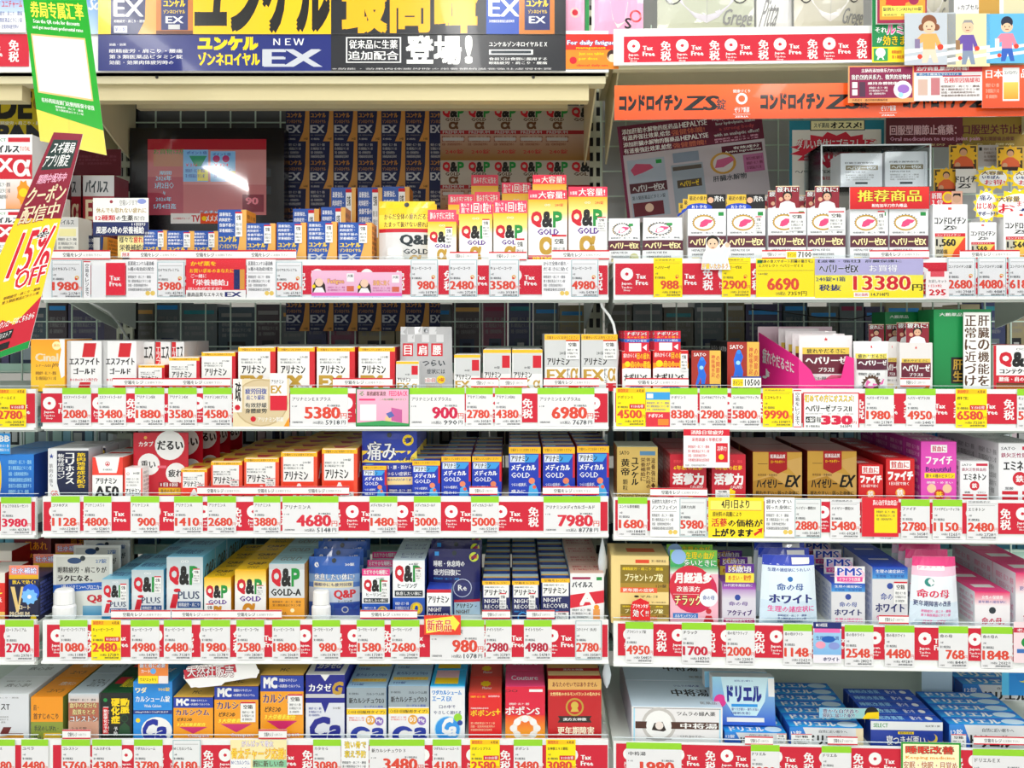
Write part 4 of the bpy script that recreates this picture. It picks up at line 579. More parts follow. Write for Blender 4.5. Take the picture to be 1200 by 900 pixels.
pouch(MAIN, 1, 'G 0 0 1 .44 f4c800 ffe24a;R 0 .44 1 1 e2e2e2;T .1 .2 .92 .3 からだ全体の疲れだるさ Z 1;T .1 .33 .92 .42 たまって抜けない疲れに Z 1;R 0 .44 1 .5 c81c30;T .4 .54 .95 .72 Q&P k 2;T .45 .76 .9 .84 GOLD k 1;T .56 .86 .76 .98 α D 2', 444, 510, 236, 'yellow and white vitamin pouch with small bottle', d=.03, c='ffd820', bulge=.01, n=2, step=.03, name='vitamin_pouch', bottle=(.03, .025, .3))
carton(MAIN, 1, 'qs', 525, 556, 240, d=.12, hd=(228, PINK1)); carton(MAIN, 1, 'qs', 552, 584, 218, d=.2, hd=(205, PINK1)); carton(MAIN, 1, 'qs', 556, 586, 240, d=.12, hd=(225, PINK1)); carton(MAIN, 1, 'qs', 588, 622, 227, d=.15, hd=(214, PINKX))
carton(MAIN, 1, 'qs', 501, 535, 260, n=2, hd=(246, PINK1), st=(.62, .12, .86, .55)); carton(MAIN, 1, 'qs', 538, 577, 251, n=2, hd=(236, PINKX), st=(.7, .1, .92, .45)); carton(MAIN, 1, 'qs', 578, 618, 250, n=2, hd=(235, PINKX), st=(.66, .5, .92, .98))
carton(MAIN, 1, 'ql', 624, 664, 216, d=.08, hd=(205, REDX)); carton(MAIN, 1, 'ql', 667, 707, 220, d=.10)
carton(MAIN, 1, 'ql', 619, 665, 234, hd=(223, REDX), st=(.6, .55, .98, .98), name='medicine_carton'); carton(MAIN, 1, 'ql', 666, 712, 231, hd=(219, REDX), st=(.74, .3, .96, .5))
# orange banner bay, second level -------------------------------------
CH = 'T .015 .2 .2 .72 コンドロイチン K 3;I .205 .28 .285 .72 ZS K 3;T .295 .35 .32 .7 錠 K 2'
bn = ['G 0 0 1 1 ff6a2c e8501c']
for x in (.011, .306, .6, .89):
    if x > .85: break
    f = lambda v: x + v
    bn.append('T %.3f .3 %.3f .72 コンドロイチン K 3;I %.3f .33 %.3f .74 ZS K 2;T %.3f .42 %.3f .74 錠 k 1' % (f(0), f(.13), f(.135), f(.2), f(.203), f(.222)))
for x in (.248, .55, .845): bn.append('C %.3f .42 .012 W .6;T %.3f .15 %.3f .25 健康づくり W;T %.3f .66 %.3f .82 ゼリア新薬 W 1;R %.3f .86 %.3f .87 W;T %.3f .91 %.3f .96 ZERIA W' % (x + .018, x, x + .036, x + .003, x + .034, x, x + .036, x + .004, x + .032))
sheet(SIDE, 0, 720, 97, 1290, 138, ';'.join(bn), 'long orange hanging banner under the top shelf', d=.002, name='hanging_banner', cat='banner', mt='gloss_film')
# tilted maroon poster
sheet(SIDE, 1, 736, 147, 906, 262, 'R 0 0 1 .3 651434;R 0 0 .02 1 7a2048;R .02 .3 1 1 c4bcc4;T .03 .035 .42 .09 添加肝脏水解物的医药品 W 1;T .43 .035 .62 .09 HEPALYSE W 1;T .03 .1 .36 .155 有滋养强壮效果,给您 W 1;T .37 .1 .6 .16 强健体魄! c86a50 1;T .03 .17 .42 .22 添加肝臟水解物的醫藥品 W 1;T .43 .17 .62 .22 HEPALYSE W 1;T .03 .235 .36 .29 有滋養強壯效果,給您 W 1;T .37 .235 .6 .29 強健體魄! c86a50 1;T .66 .03 .98 .07 Hepalyse,_a_drug_containing E 1;T .68 .08 .95 .12 liver_hydrolysate,_makes E 1;T .7 .13 .94 .18 a_strong_body b84a50 1;T .66 .19 .97 .235 with_an_analeptic_effect! E 1;L .66 .24 .96 .29 2 p;R .7 .33 .98 .42 5a1430;T .78 .345 .96 .375 有效成分 W 1;T .72 .38 .97 .41 Active_ingredients W;R .04 .36 .3 .95 a8b4c4;P .06 .46 .1 .4 .2 .42 .22 .46 .14 .5 .08 .52 c04a6c;R .24 .38 .28 .42 g;R .04 .6 .3 .7 50202c;T .06 .62 .28 .69 ヘパリーゼEX E 2;L .05 .72 .28 .78 1 k;R .05 .8 .26 .94 6a2030;C .16 .86 .03 e8c8b0;R .36 .34 .54 .44 8a98ac;R .34 .46 .56 .95 9aa6b4;R .35 .48 .55 .52 5a5048;R .37 .62 .54 .7 504438;T .39 .63 .52 .69 ヘパリーゼ Y 1;Q .7 .5 .09 .11 c8963c;Q .7 .5 .07 .09 d8d0d0;P .64 .54 .66 .46 .76 .44 .78 .48 .7 .54 c85a88;R .84 .44 .98 .62 b86a98;L .86 .46 .97 .6 3 5a1430;T .62 .62 .85 .68 肝臓水解物 k', 'tilted maroon liver-tonic poster on the grid', d=.24, name='tilted_poster', rot=-6.5)
sheet(SIDE, 1, 925, 141, 1036, 250, 'R 0 0 1 1 1f8298;R .03 .1 .97 1 ece8e0;R .22 .0 .8 .11 3a3a34;R .23 .005 .79 .1 f0e8b0;T .26 .025 .42 .08 スギ薬局 k 1;T .44 .02 .76 .085 オススメ! K 2;B .5 .32 .5 .2 16 d8203c;O .08 .2 .92 .31 ダルい身体にプラスしよう! W c01430;O .16 .34 .9 .45 ヘパリーゼEX! W c01430;T .06 .53 .8 .57 ヘパリーゼEXは「肝臓水解 k 1;T .2 .6 .8 .64 滋養強壮に、肉体疲労 R 1', 'white poster in teal frame with red starburst', d=.2, name='framed_poster')
sheet(SIDE, 1, 1038, 137, 1290, 172, 'H 0 0 .36 1 5c1c26 6a1c2c;H .36 0 1 1 8c7428 a08030;T .02 .25 .33 .58 回服型關節止痛藥： e0b8c0 2;T .36 .25 .66 .58 口服型关节止痛 5c1428 2;T .02 .64 .44 .82 Oral_medication_to_treat_joint_pain d8a0b8 1;T .44 .66 .6 .8 飲む関節痛治療薬 5c1428 1;L .1 .86 .6 .97 1 d8c890', 'olive and maroon joint-pain banner strip', d=.19, name='poster_strip')
MAN = 'R .06 .04 .94 .96 {0};B .5 .42 .5 .5 14 {1};C .5 .25 .14 1c1410;C .5 .29 .12 d8a078;P .12 1 .2 .6 .4 .44 .6 .44 .8 .6 .9 1 {2};C .3 .78 .1 d8a078;R .15 .84 .85 1 {3}'
G1, G2 = MAN.format('3c3018', 'f0b820', 'e06030', '3a1810'), 'B .5 .5 .56 .56 14 Y;Q .5 .5 .4 .36 W;O .18 .2 .8 .36 大容量 17286e Y;T .2 .4 .7 .54 いちばん 17286e 2;O .26 .58 .84 .8 お得! R W'
for x0, y0, x1, y1, a, dsc, dd in ((1040, 170, 1062, 225, 'R 0 0 1 1 b8b4b0;Q .3 .3 .6 .12 Z;Q .3 .6 .6 .16 D', 'grey card strip beside clear case', .17), (1112, 170, 1146, 200, 'R 0 0 1 1 d8b048;' + G1, 'gold card of a runner, upper', .16), (1146, 170, 1170, 195, 'R 0 0 1 1 b8b0ac;R .06 .1 .2 .26 K;L .3 .1 .95 .8 4 Z', 'grey checklist card', .17),
    (1168, 172, 1200, 200, 'R 0 0 1 1 d8b048;' + G1, 'gold card of a runner at bay end', .155), (1094, 198, 1124, 226, 'R 0 0 1 1 c8a040;' + G1, 'gold card of a runner, lower', .15), (1120, 198, 1144, 226, 'R 0 0 1 1 e4e0d8;T .0 .3 .98 .56 ドロイチ K 2;I .1 .62 .7 .8 ZS K 2', 'white card with cut-off black lettering', .145),
    (1143, 195, 1184, 222, G2, 'yellow starburst bargain card', .14), (1183, 196, 1224, 222, G2, 'yellow starburst bargain card at bay end', .139), (1090, 224, 1128, 242, 'R 0 0 1 1 e83040;T .05 .1 .35 .5 新聞 W 1;T .05 .55 .4 .9 １位 W 2;C .55 .4 .18 Y;C .55 .4 .12 d8a078;R .66 0 1 1 f0b8a0;C .82 .5 .13 e0b090;P .7 .4 .72 .15 .94 .15 .94 .4 .88 .28 .76 .28 1c1410', 'red strip card with two faces', .1),
    (1140, 220, 1172, 262, 'B .5 .5 .5 .5 14 Y;Q .5 .5 .38 .38 f4f4f4;O .25 .2 .7 .36 痛み 17286e W;O .16 .42 .9 .6 はじめた R W;T .2 .66 .8 .78 サポート! 17286e 2', 'starburst card on its white carton', .02), (1164, 222, 1226, 262, 'B .5 .5 .54 .56 16 Y;Q .5 .5 .42 .38 W;O .1 .2 .5 .36 大容量 17286e Y;O .45 .34 .95 .5 まず1か月 R W;O .1 .42 .4 .7 お R W;T .5 .56 .9 .7 から 17286e 2', 'wide starburst offer card', .015)):
    dyn = None if not dsc.startswith(('yellow starburst', 'starburst', 'wide star')) else [(.5 + .5 * (1 if i % 2 else .8) * math.cos(2 * math.pi * i / 28), .5 + .5 * (1 if i % 2 else .8) * math.sin(2 * math.pi * i / 28)) for i in range(28)]
    sheet(SIDE, 1, x0, y0, x1, y1, a, dsc, d=dd, name='offer_card', cat='card', shape=dyn)
pouch(SIDE, 1, 'C .46 .2 .02 e;' + LIV.replace('D', 'C .42 .26 .2 D') if 0 else LVX.replace('R .8 .06 .94 .13 g', 'R .64 .12 .78 .18 g') + ';C .8 .88 .14 c8c890', 712, 751, 256, 'white liver-tonic sachet near bay post', d=.02, bulge=.006, c='e4e8ea', name='sachet', hole=False, taper=.03, cat='sachet')
pouch(SIDE, 1, LVX.replace('R .8 .06 .94 .13 g', 'R .6 .12 .74 .18 g') + ';R .04 .88 .9 1 f4f4e8;R .06 .9 .36 .99 Y;T .08 .92 .34 .97 ポイント k;T .4 .89 .86 .99 1100 k 1', 752, 801, 255, 'white liver-tonic sachet with point ticket', d=.022, bulge=.006, c='e4e8ea', name='sachet', hole=False, taper=.03, cat='sachet')
HY1 = 'R 0 0 1 1 e8c040;T .04 .1 .5 .4 最近の疲れ K 1;R .5 0 1 1 1c1c1e;C .6 .4 .08 e8b090;T .7 .1 .95 .5 売れ W 1;Q .3 .9 .34 .3 1c4ac0;T .1 .74 .5 .96 おトクな W 1'
HMN = 'R 0 0 1 1 8c2030;R 0 0 1 .04 A;C .5 .44 .2 1c1410;C .5 .49 .155 e0b090;C .44 .48 .02 K;C .56 .48 .02 K;P .14 1 .2 .78 .42 .68 .58 .68 .8 .78 .86 1 f0f0f0;C .22 .6 .09 e0b090;O .06 .04 .94 .28 疲れに! W K'
carton(SIDE, 1, 'hep', 806, 851, 245, n=3, hd=(228, HY1), dep=.04); carton(SIDE, 1, 'hep', 852, 897, 245, n=3, hd=(228, HY1), dep=.04, st=(.74, .14, .9, .4))
carton(SIDE, 1, 'hep', 900, 945, 244, n=3, hd=(218, HMN, (.2, .82)), dep=.04, st=(.55, .08, .96, .42)); carton(SIDE, 1, 'hep', 946, 991, 244, n=3, hd=(218, HMN, (.2, .84)), dep=.04, st=(.55, .06, .96, .4))
RX = 'G 0 0 1 1 e83028 c81420'
carton(SIDE, 1, 'hep', 996, 1041, 245, dep=.035, n=2, st=(.72, .04, .9, .42)); carton(SIDE, 1, 'hep', 1042, 1088, 245, dep=.035, n=2)
sheet(SIDE, 1, 996, 219, 1089, 245, RX + ';O .1 .14 .9 .66 推荐商品 ffe04a 7c1008;T .28 .76 .72 .92 附有加半刀作为赠品 W 1', 'red and gold recommendation sign on white cartons', d=.01, name='header_sign', cat='sign', th=.002)
carton(SIDE, 1, 'chon', 1093, 1134, 240, dep=.045, n=2); carton(SIDE, 1, 'chon', 1136, 1168, 261, dep=.045, n=2); carton(SIDE, 1, 'chon', 1176, 1218, 248, dep=.045, n=2)
# clear case with two cartons
e = put('clear_case', None, None, SIDE.at(0, 0, 0), SIDE.yaw); u0, u1 = SIDE.u(962, .08)[0], SIDE.u(1091, .08)[0]; z0, z1 = SIDE.z(219, 1000, .08), SIDE.z(170, 1000, .08)
for nm, b in (('case_front', (u0, .08, z0, u1, .0815, z1)), ('case_back', (u0, .16, z0, u1, .1615, z1)), ('case_side', (u0, .0815, z0, u0 + .0015, .16, z1)), ('case_side', (u1 - .0015, .0815, z0, u1, .16, z1)), ('case_top', (u0, .08, z1, u1, .1615, z1 + .0015)), ('case_base', (u0, .08, z0 - .0015, u1, .1615, z0))):
    m = MB(); m.box(*b, 'W', 'clear_plastic'); put(nm, m.mesh(nm), e)
m = MB()
for b in ((u0, .079, z0, u0 + .002, .081, z1), (u1 - .002, .079, z0, u1, .081, z1), (u0, .079, z1 - .001, u1, .081, z1 + .001)): m.box(*b, 'e8f0f2', 'soft_plastic')
put('case_edge', m.mesh('case_edge'), e); note(SIDE, 1, 1027, [e], 'clear plastic display case above the red sign', 'display case', 'sign')
m = MB(); ub, uc = SIDE.u(975, .1)[0], SIDE.u(1080, .1)[0]; m.box(ub, .09, PL[SIDE, 1] + .0005, ub + .002, .15, z0 - .002, 'dfe4e6', 'soft_plastic'); m.box(uc, .09, PL[SIDE, 1] + .0005, uc + .002, .15, z0 - .002, 'dfe4e6', 'soft_plastic'); put('case_riser', m.mesh('case_riser'), e, kind='stuff')
carton(SIDE, 1, 'hcase', 985, 1034, 180, yb=219.2, d=.1, dep=.045); carton(SIDE, 1, 'hcase', 1037, 1087, 178, yb=219.2, d=.1, dep=.045)
# man cut-out
e = sheet(SIDE, 1, 820, 275, 856, 316, 'P .1 1 .16 .62 .34 .46 .6 .46 .7 .56 .86 .3 .96 .36 .84 .8 .7 .96 dfe8f4;C .42 .2 .21 1c1410;C .42 .26 .175 f0c8a8;C .35 .26 .025 K;C .49 .26 .025 K;R .38 .36 .48 .38 a04030;C .9 .3 .08 f0c8a8;O .08 .82 .92 .98 肝臓いたわろう Y 8a30a0', 'cut-out of a person in white shirt raising hand', d=-.006, name='cutout_card', cat='cut-out', shape=[(.05, 1), (.1, .6), (.2, .42), (.2, .1), (.42, 0), (.64, .1), (.66, .4), (.86, .2), (1, .3), (.92, .7), (1, 1)], c='f4f4f4')
# hanging cards over the top rail, orange banner bay ------------------
sheet(SIDE, 0, 1022, -10, 1080, 73, 'R 0 0 1 1 128a4a;R 0 .78 1 1 ffe21c;T .06 .5 .3 .58 それ W 1;O .3 .44 .98 .6 ルミンA P W;T .1 .64 .2 .72 が W 1;O .22 .62 .9 .76 効きます! Y K;R .03 .8 .32 .98 2aa05a;C .17 .86 .1 W;T .1 .86 .24 .96 A W 2;L .4 .82 .95 .96 2 R', 'green and yellow eye-catching tablet sign', d=-.006, name='shelf_sign', cat='sign', th=.001)
sheet(SIDE, 0, 1028, -40, 1086, 27, 'R 0 0 1 1 a01c48;R .05 0 .97 .94 f0a030;B .4 .55 .3 .2 9 E83028;R .1 .7 .92 .88 ffe860;T .12 .72 .9 .8 錠剤ルミンA50γ100錠 k 1;L .14 .83 .88 .88 1 k;C .74 .6 .1 m', 'maroon-edged yellow carton hanging on the green sign', d=-.012, name='hanging_carton', cat='box', th=.005)
FIG = 'C .48 .26 .14 f4c8a4;{4};P .34 .4 .62 .4 .74 .66 .66 .72 .6 .56 .6 .7 .36 .7 .36 .56 .22 .62 .2 .54 {1};P .36 .7 .6 .7 .66 .96 .56 .96 .5 .8 .44 .96 .34 .96 {2};C .43 .26 .015 K;C .53 .26 .015 K;R .44 .31 .52 .325 a04030;C .7 .66 .06 e84028;C .3 .84 .05 e84028;R .2 .5 .3 .68 {3}'
for x0, x1, y0, y1, bg, f, dsc in ((1060, 1120, 15, 76, 'c4ccd4', FIG.format('', 'f0b060', 'f4d8c0', '8a7aa0', 'C .48 .18 .15 8a5030;C .34 .28 .07 8a5030;C .62 .28 .07 8a5030;C .48 .27 .12 f4c8a4'), 'cut-out of a brown-haired person with luggage'), (1110, 1160, 16, 78, 'f0e0b0', FIG.format('', '6a50a8', '8898b0', 'a07850', 'P .34 .22 .4 .12 .58 .12 .63 .22 .56 .17 .4 .17 9a9a9a'), 'cut-out of a grey-haired person in purple'), (1156, 1206, 16, 74, '60b8e8', FIG.format('', 'f088a0', '2c60c0', 'f4f0e0', 'C .48 .17 .14 18203c;C .48 .28 .11 f4c8a4'), 'cut-out of a dark-haired person in pink')):
    sheet(SIDE, 0, x0, y0, x1, y1, 'R 0 0 1 1 %s;P 0 .7 1 .6 1 .66 0 .78 W;P 0 .84 1 .74 1 .8 0 .92 W;' % bg + f, dsc, d=-.014, name='cutout_card', cat='cut-out', c=bg)
sheet(SIDE, 0, 1118, -20, 1215, 42, 'R 0 0 1 1 f2f0ee;T .05 .4 .3 .5 i-カプセル k;R .3 .1 .55 1 c89a40;R .6 .1 .85 1 e0d8b0;T .62 .66 .8 .74 UVカット T', 'white card backing the illustrated cut-outs', d=-.004, name='shelf_card', cat='card')
sheet(SIDE, 0, 994, 77, 1071, 120, 'R 0 0 1 1 f0a060;R .02 .03 .98 .88 8c1c4c;T .2 .08 .8 .18 主肠药添加维乐力PLUSⅡ W 1;O .05 .24 .95 .38 我仍然的关系力、微笑的宠物体 W 4a1030;T .3 .44 .75 .52 維持身體健康 W 1;R .06 .44 .14 .6 W;R .06 .64 .14 .8 W;R .17 .44 .26 .84 503048;L .32 .56 .6 .8 3 W;C .83 .66 .14 f4e8f0;Q .84 .64 .09 .12 a070c8;C .8 .8 .04 c;T .06 .9 .6 .97 中药成分・通过药粉的脾病药效 Z', 'maroon leaflet hung over the orange banner', d=-.008, name='leaflet', cat='card')
sheet(SIDE, 0, 1071, 76, 1151, 118, 'R 0 0 1 1 e8e4e4;R 0 0 1 .2 c81c3c;T .04 .04 .8 .16 治疗肩重,腰部的疼痛! W 2;R .04 .22 .7 .3 3a7ab0;T .08 .23 .66 .29 肩こり腰痛をやわらげる W;R .06 .4 .2 .84 d8b8a8;R .25 .36 .38 .84 c87a80;R .42 .3 .98 .33 R;O .44 .36 .96 .5 各種原因痛緩和 R W;L .4 .56 .96 .9 4 Z', 'white and red leaflet beside the maroon leaflet', d=-.0075, name='leaflet', cat='card')
sheet(SIDE, 0, 1151, 76, 1260, 126, 'G 0 0 1 1 f06038 e85028;T .04 .1 .22 .3 日本 W 2;T .42 .1 .6 .3 品已 W 2;R .22 .06 .4 .84 W;T .24 .14 .38 .22 コンドロイチン K 1;G .23 .4 .39 .8 e8d060 f0a030;L .04 .4 .18 .8 3 f8c0a8;R .46 .5 .6 .8 W', 'orange leaflet with a carton picture', d=-.007, name='leaflet', cat='card')
# coupon bay ----------------------------------------------------------
sheet(NEAR, 1, -60, 85, 52, 165, 'R 0 0 1 1 d8c01c;T .56 .15 .76 .27 腰・膝痛に k 1;T .5 .3 .86 .66 DE K 3;L .5 .7 1 .78 1 W;T .5 .78 1 1 PAN 2a2c34 3;C .96 .45 .08 a08a20', 'yellow poster with big black lettering', d=.14, name='poster')
carton(NEAR, 1, 'pib', -14, 38, 158, yb=245, d=.02, dep=.06, tz=0); carton(NEAR, 1, 'pib', -14, 38, 246, d=.02, dep=.06)
carton(NEAR, 1, 'pia', 39, 64, 162, d=.1, dep=.06)
sheet(NEAR, 1, 86, 175, 142, 206, 'R 0 0 1 1 6c1828;L .1 .2 .9 .6 3 8a4050', 'dark maroon card behind the stacked cartons', d=.22, name='poster')
# the two hanging promotion sheets near the aisle
def hanging(c4, Y, art, name, lab, c='W'):
    P4 = [np.array([(x - CX) / F * (Y + dy), Y + dy, CAMZ + (HY - y) / F * (Y + dy)]) for x, y, dy in c4]; o = P4[3].copy()
    m = MB(); q = [p - o for p in P4]; nrm = np.cross(q[3] - q[0], q[1] - q[0]); nrm = nrm / np.linalg.norm(nrm) * .0008; m.hexa([q[3], q[2], q[2] - nrm, q[3] - nrm, q[0], q[1], q[1] - nrm, q[0] - nrm], c, 'gloss_film')
    Paint(m, *q, mt='gloss_film').draw(art); r = put(name, None, None, tuple(o)); put('printed_sheet', m.mesh(name), r)
    m = MB(); mid = (q[0] + q[1]) / 2; m.box(mid[0] - .0006, mid[1] + .001, mid[2] - .004, mid[0] + .0006, mid[1] + .0022, 2.74 - o[2], 'W', 'clear_plastic'); put('hanging_line', m.mesh('line'), r)
    r['label'] = lab; r['category'] = 'hanging sign'
hanging([(22, -40, 0), (96, -40, .02), (125, 182, .02), (47, 165, 0)], 1.02, 'R 0 0 1 1 14a822;T .2 .06 .9 .16 クーポン fff04a 2;T .1 .2 .92 .29 券局专属汇率 fff04a 2;T .12 .3 .84 .325 Scan_the_QR_code_for_discounts W 1;T .1 .335 .88 .36 and_get_merchant_preferential_rates W 1;R .06 .385 .9 .72 e8c880;R .08 .395 .88 .71 f4f0ec;T .1 .745 .9 .77 在杉药局连锁门店使用医保卡省钱 W 1;L .3 .775 .72 .81 2 W;P 0 .82 1 .87 1 1 0 1 f0d84c', 'hanging_board', 'green and yellow hanging board with a blank white panel')
hanging([(63, 155, 0), (97, 157, 0), (33, 408, -.02), (-62, 440, -.02)], .97, 'R 0 0 1 1 8a1030;P 0 .36 1 .4 1 .76 .7 .86 .5 .82 .3 .9 0 .86 ffd21c;P 0 .86 .3 .9 .5 .82 .7 .86 1 .76 1 1 0 1 c81c30;P .0 .0 1 0 1 .38 0 .36 8a1430;R .1 .03 .9 .16 1c3430;O .18 .04 .86 .09 スギ薬局 W 1c3430;O .1 .095 .8 .15 アプリ限定 W 1c3430;T .14 .18 .86 .22 期間中!配布中 p 1;O .06 .23 .94 .31 クーポン A 8a1030;O .1 .315 .9 .39 配信中 A 8a1030;O .3 .43 .96 .63 15% R W;O .5 .61 .96 .69 OFF R W;C .72 .46 .12 K;T .62 .44 .82 .48 全品 W;L .4 .71 .95 .75 2 Z;T .5 .83 .97 .86 ウンロードはこちらから W 1;R .45 .88 .72 .92 K;T .48 .885 .7 .91 アプリストア W;R .45 .935 .72 .965 K;P 0 .98 1 .965 1 1 0 1 g', 'hanging_banner', 'yellow and crimson coupon banner slanting down beside the shelves')
# ================================================================ third level
carton(MAIN, 2, 'cinal', 36, 76, 398, dep=.08, d=.01, n=1)
carton(MAIN, 2, 'esf', 78, 119, 400, dep=.05, n=3); carton(MAIN, 2, 'esf', 121, 160, 400, dep=.05, n=3)
for x0, x1 in ((161, 181), (182, 200), (201, 216)): carton(MAIN, 2, 'esn', x0, x1, 401, d=.04, dep=.05, n=2)
carton(MAIN, 2, 'ali', 162, 193, 428, dep=.03, n=1); carton(MAIN, 2, 'ali', 198, 234, 419, dep=.04, n=2); carton(MAIN, 2, 'ali', 236, 276, 413, dep=.045, n=3)
for x0, x1 in ((279, 323), (325, 369), (371, 416), (420, 463)): carton(MAIN, 2, 'aex', x0, x1, 407, dep=.05, n=4, st=(.56, .87, .93, 1) if x0 < 400 else None)
pouch(MAIN, 2, 'R 0 0 1 1 b8b8ba;R 0 0 .14 .12 d8d8da;R .28 0 .42 .12 d8d8da;R .56 0 .7 .12 d8d8da;R .14 .12 .28 .24 d8d8da;R .42 .12 .56 .24 d8d8da;R .7 .12 .84 .24 d8d8da;R .05 .26 .25 .46 R;R .33 .26 .54 .46 R;R .6 .26 .82 .46 R;T .08 .29 .22 .44 目 W 2;T .36 .29 .51 .44 肩 W 2;T .63 .29 .79 .44 腰 W 2;T .44 .52 .86 .62 つらい k 1;T .52 .66 .86 .74 症状には k;R .48 .8 .68 .88 W;T .49 .81 .67 .87 1日1回 R 1;C .78 .83 .08 Y;T .72 .8 .84 .86 24錠 R 1;L .5 .9 .8 .98 2 D', 468, 531, 383, 'silver chequered ache-relief pack with red squares', d=.03, bulge=.004, c='c0c4c8', name='blister_pack', taper=.02, cat='blister pack')
carton(MAIN, 2, 'aes', 464, 491, 424, dep=.03, d=.008); carton(MAIN, 2, 'aes', 532, 563, 416, dep=.035, n=2); carton(MAIN, 2, 'aes', 566, 599, 410, dep=.045, n=3); carton(MAIN, 2, 'aes', 600, 636, 410, dep=.045, n=3)
carton(MAIN, 2, 'aea', 638, 680, 392, dep=.06, n=2, st=(.6, .1, .97, .44)); carton(MAIN, 2, 'aea', 681, 724, 392, dep=.06, n=2, st=(.6, .1, .97, .44))
NH = 'R 0 0 1 1 d8203c;O .1 .04 .9 .22 ナポリンS W 8a1020;T .1 .26 .9 .36 スーッと効く Y;R 0 .4 1 .56 1c60c0;T .1 .42 .9 .54 アスピリン配合 W;R .18 .6 .68 1 f0f0f0;T .74 .66 .9 .96 ◄ W'
carton(SIDE, 2, 'nap', 729, 763, 412, n=3, hd=(388, NH, (.08, .94)), dep=.045); carton(SIDE, 2, 'nap', 765, 807, 411, n=3, hd=(388, NH, (.04, .78)), dep=.045, st=(.78, .05, .97, .5))
carton(SIDE, 2, 'sat', 810, 845, 411, n=2, dep=.05, gap=.002); carton(SIDE, 2, 'sat', 852, 890, 401, n=2, dep=.06)
sheet(SIDE, 2, 857, 441, 892, 454, 'R 0 0 1 1 f4f4ee;R .0 .0 1 .14 u;R .04 .24 .4 .9 Y;T .06 .34 .38 .8 ポイント k;T .46 .26 .96 .86 10500 K 1', 'small point ticket reading in black beside notice', d=-.003, name='point_ticket', cat='price tag')
# magenta tray with white sachets
e = put('display_tray', None, None, SIDE.at(0, 0, 0), SIDE.yaw); u0, u1 = SIDE.u(906, .012)[0], SIDE.u(999, .012)[0]; z0 = PL[SIDE, 2] + .0006; w = u1 - u0
def tf(nm, pts, c='ee2c8c', th=(0, .0012, 0), art=None):
    m = MB(); a = [np.array(p, float) for p in pts]; b = [p + np.array(th) for p in a]; n = len(a)
    m.v += [tuple(p) for p in a + b]; m.f += [tuple(range(n)), tuple(range(2 * n - 1, n - 1, -1))] + [((i + 1) % n, i, i + n, (i + 1) % n + n) for i in range(n)]
    for f in m.f: m.c += [col(c)] * len(f); m.m.append('printed_carton')
    if art: art(m)
    return put(nm, m.mesh(nm), e)
za = SIDE.z(420, 990, 0) ; zl = SIDE.z(390, 906, 0)
tf('tray_front', [(u0 + w * .3, .006, z0), (u1, .006, z0), (u1, .006, za), (u1 - .012, .006, za + .004), (u1 - .02, .006, z0 + .022), (u0 + w * .52, .006, z0 + .018), (u0 + w * .46, .006, z0 + .034), (u0 + w * .3, .006, za)])
tf('tray_side', [(u0, .09, z0), (u0 + w * .3, .006, z0), (u0 + w * .3, .006, za), (u0, .09, zl)], th=(.0012, 0, 0), art=lambda m: Paint(m, (u0 - .0003, .088, zl - .004), (u0 + w * .3 - .0006, .005, za), (u0 + w * .3 - .0006, .005, z0), (u0 - .0003, .088, z0)).draw('T .1 .2 .9 .5 疲れやだるさに W 2;T .1 .6 .3 .8 ♪ W 1'))
tf('tray_base', [(u0, .09, z0 + .0001), (u0 + w * .3, .006, z0 + .0001), (u1, .006, z0 + .0001), (u1, .09, z0 + .0001)], th=(0, 0, .001)); tf('tray_back', [(u0, .095, z0), (u1, .095, z0), (u1, .095, zl + .01), (u0, .095, zl + .01)], c='f4d8e4')
note(SIDE, 2, 950, [e], 'magenta cardboard tray holding white sachets', 'tray', 'product')
HS = 'T .46 .04 .54 .12 ★ R;R .06 .26 .94 .4 e8c850;T .14 .28 .86 .385 疲れやだるさに K 1;R .06 .4 .94 .82 6a1a30;T .12 .45 .88 .61 ヘパリーゼ W 2;T .36 .68 .64 .78 プラスⅡ W 1;T .1 .88 .5 .98 水解物 W;L .06 .86 .5 .98 1 k;P .4 1 .6 .84 .9 .86 .84 1 e86a90'
for k, (a, b, y, dd) in enumerate(((936, 999, 393, .016), (928, 990, 391, .034), (920, 980, 388, .05), (912, 960, 385, .066))): pouch(SIDE, 2, HS, a, b, y, 'white liver sachet in the magenta tray', d=dd, bulge=.003, c='f0e8ea', name='sachet', hole=False, yb=448, cat='sachet')
pouch(SIDE, 2, 'T .44 .06 .52 .14 ★ R;R .04 .24 .94 .34 f0e060;T .1 .25 .9 .33 疲れやだるさに k 1;R .06 .34 .96 .56 5a1a34;T .1 .37 .92 .47 ヘパリーゼ W 2;L .1 .6 .7 .68 1 k;B .46 .84 .3 .2 18 Z;P .28 .9 .32 .76 .6 .72 .86 .74 .82 .84 .6 .86 .5 .94 e86ab0', 1001, 1040, 400, 'white pillow sachet with pink liver', d=.012, bulge=.01, c='f2f2f2', name='sachet', hole=False, taper=-.04, cat='sachet')
for x0, x1, d in ((1037, 1054, .02),): carton(SIDE, 2, 'hpp', x0, x1, 401, d=d, dep=.05, n=2)
carton(SIDE, 2, 'hpp', 1054, 1093, 402, d=.01, dep=.03, hd=(378, HMN, (.2, .9)), n=2)
for k, (a, b) in enumerate(((1018, 1036), (1038, 1060))): sheet(SIDE, 2, a, 380, b, 401, HMN, 'small card of person giving thumbs-up', d=.05 + .01 * k, name='header_card_sign', cat='card')
carton(SIDE, 2, 'grn', 1094, 1162, 363, d=.02, dep=.05); carton(SIDE, 2, 'grn', 1037, 1092, 366, d=.08, dep=.05)
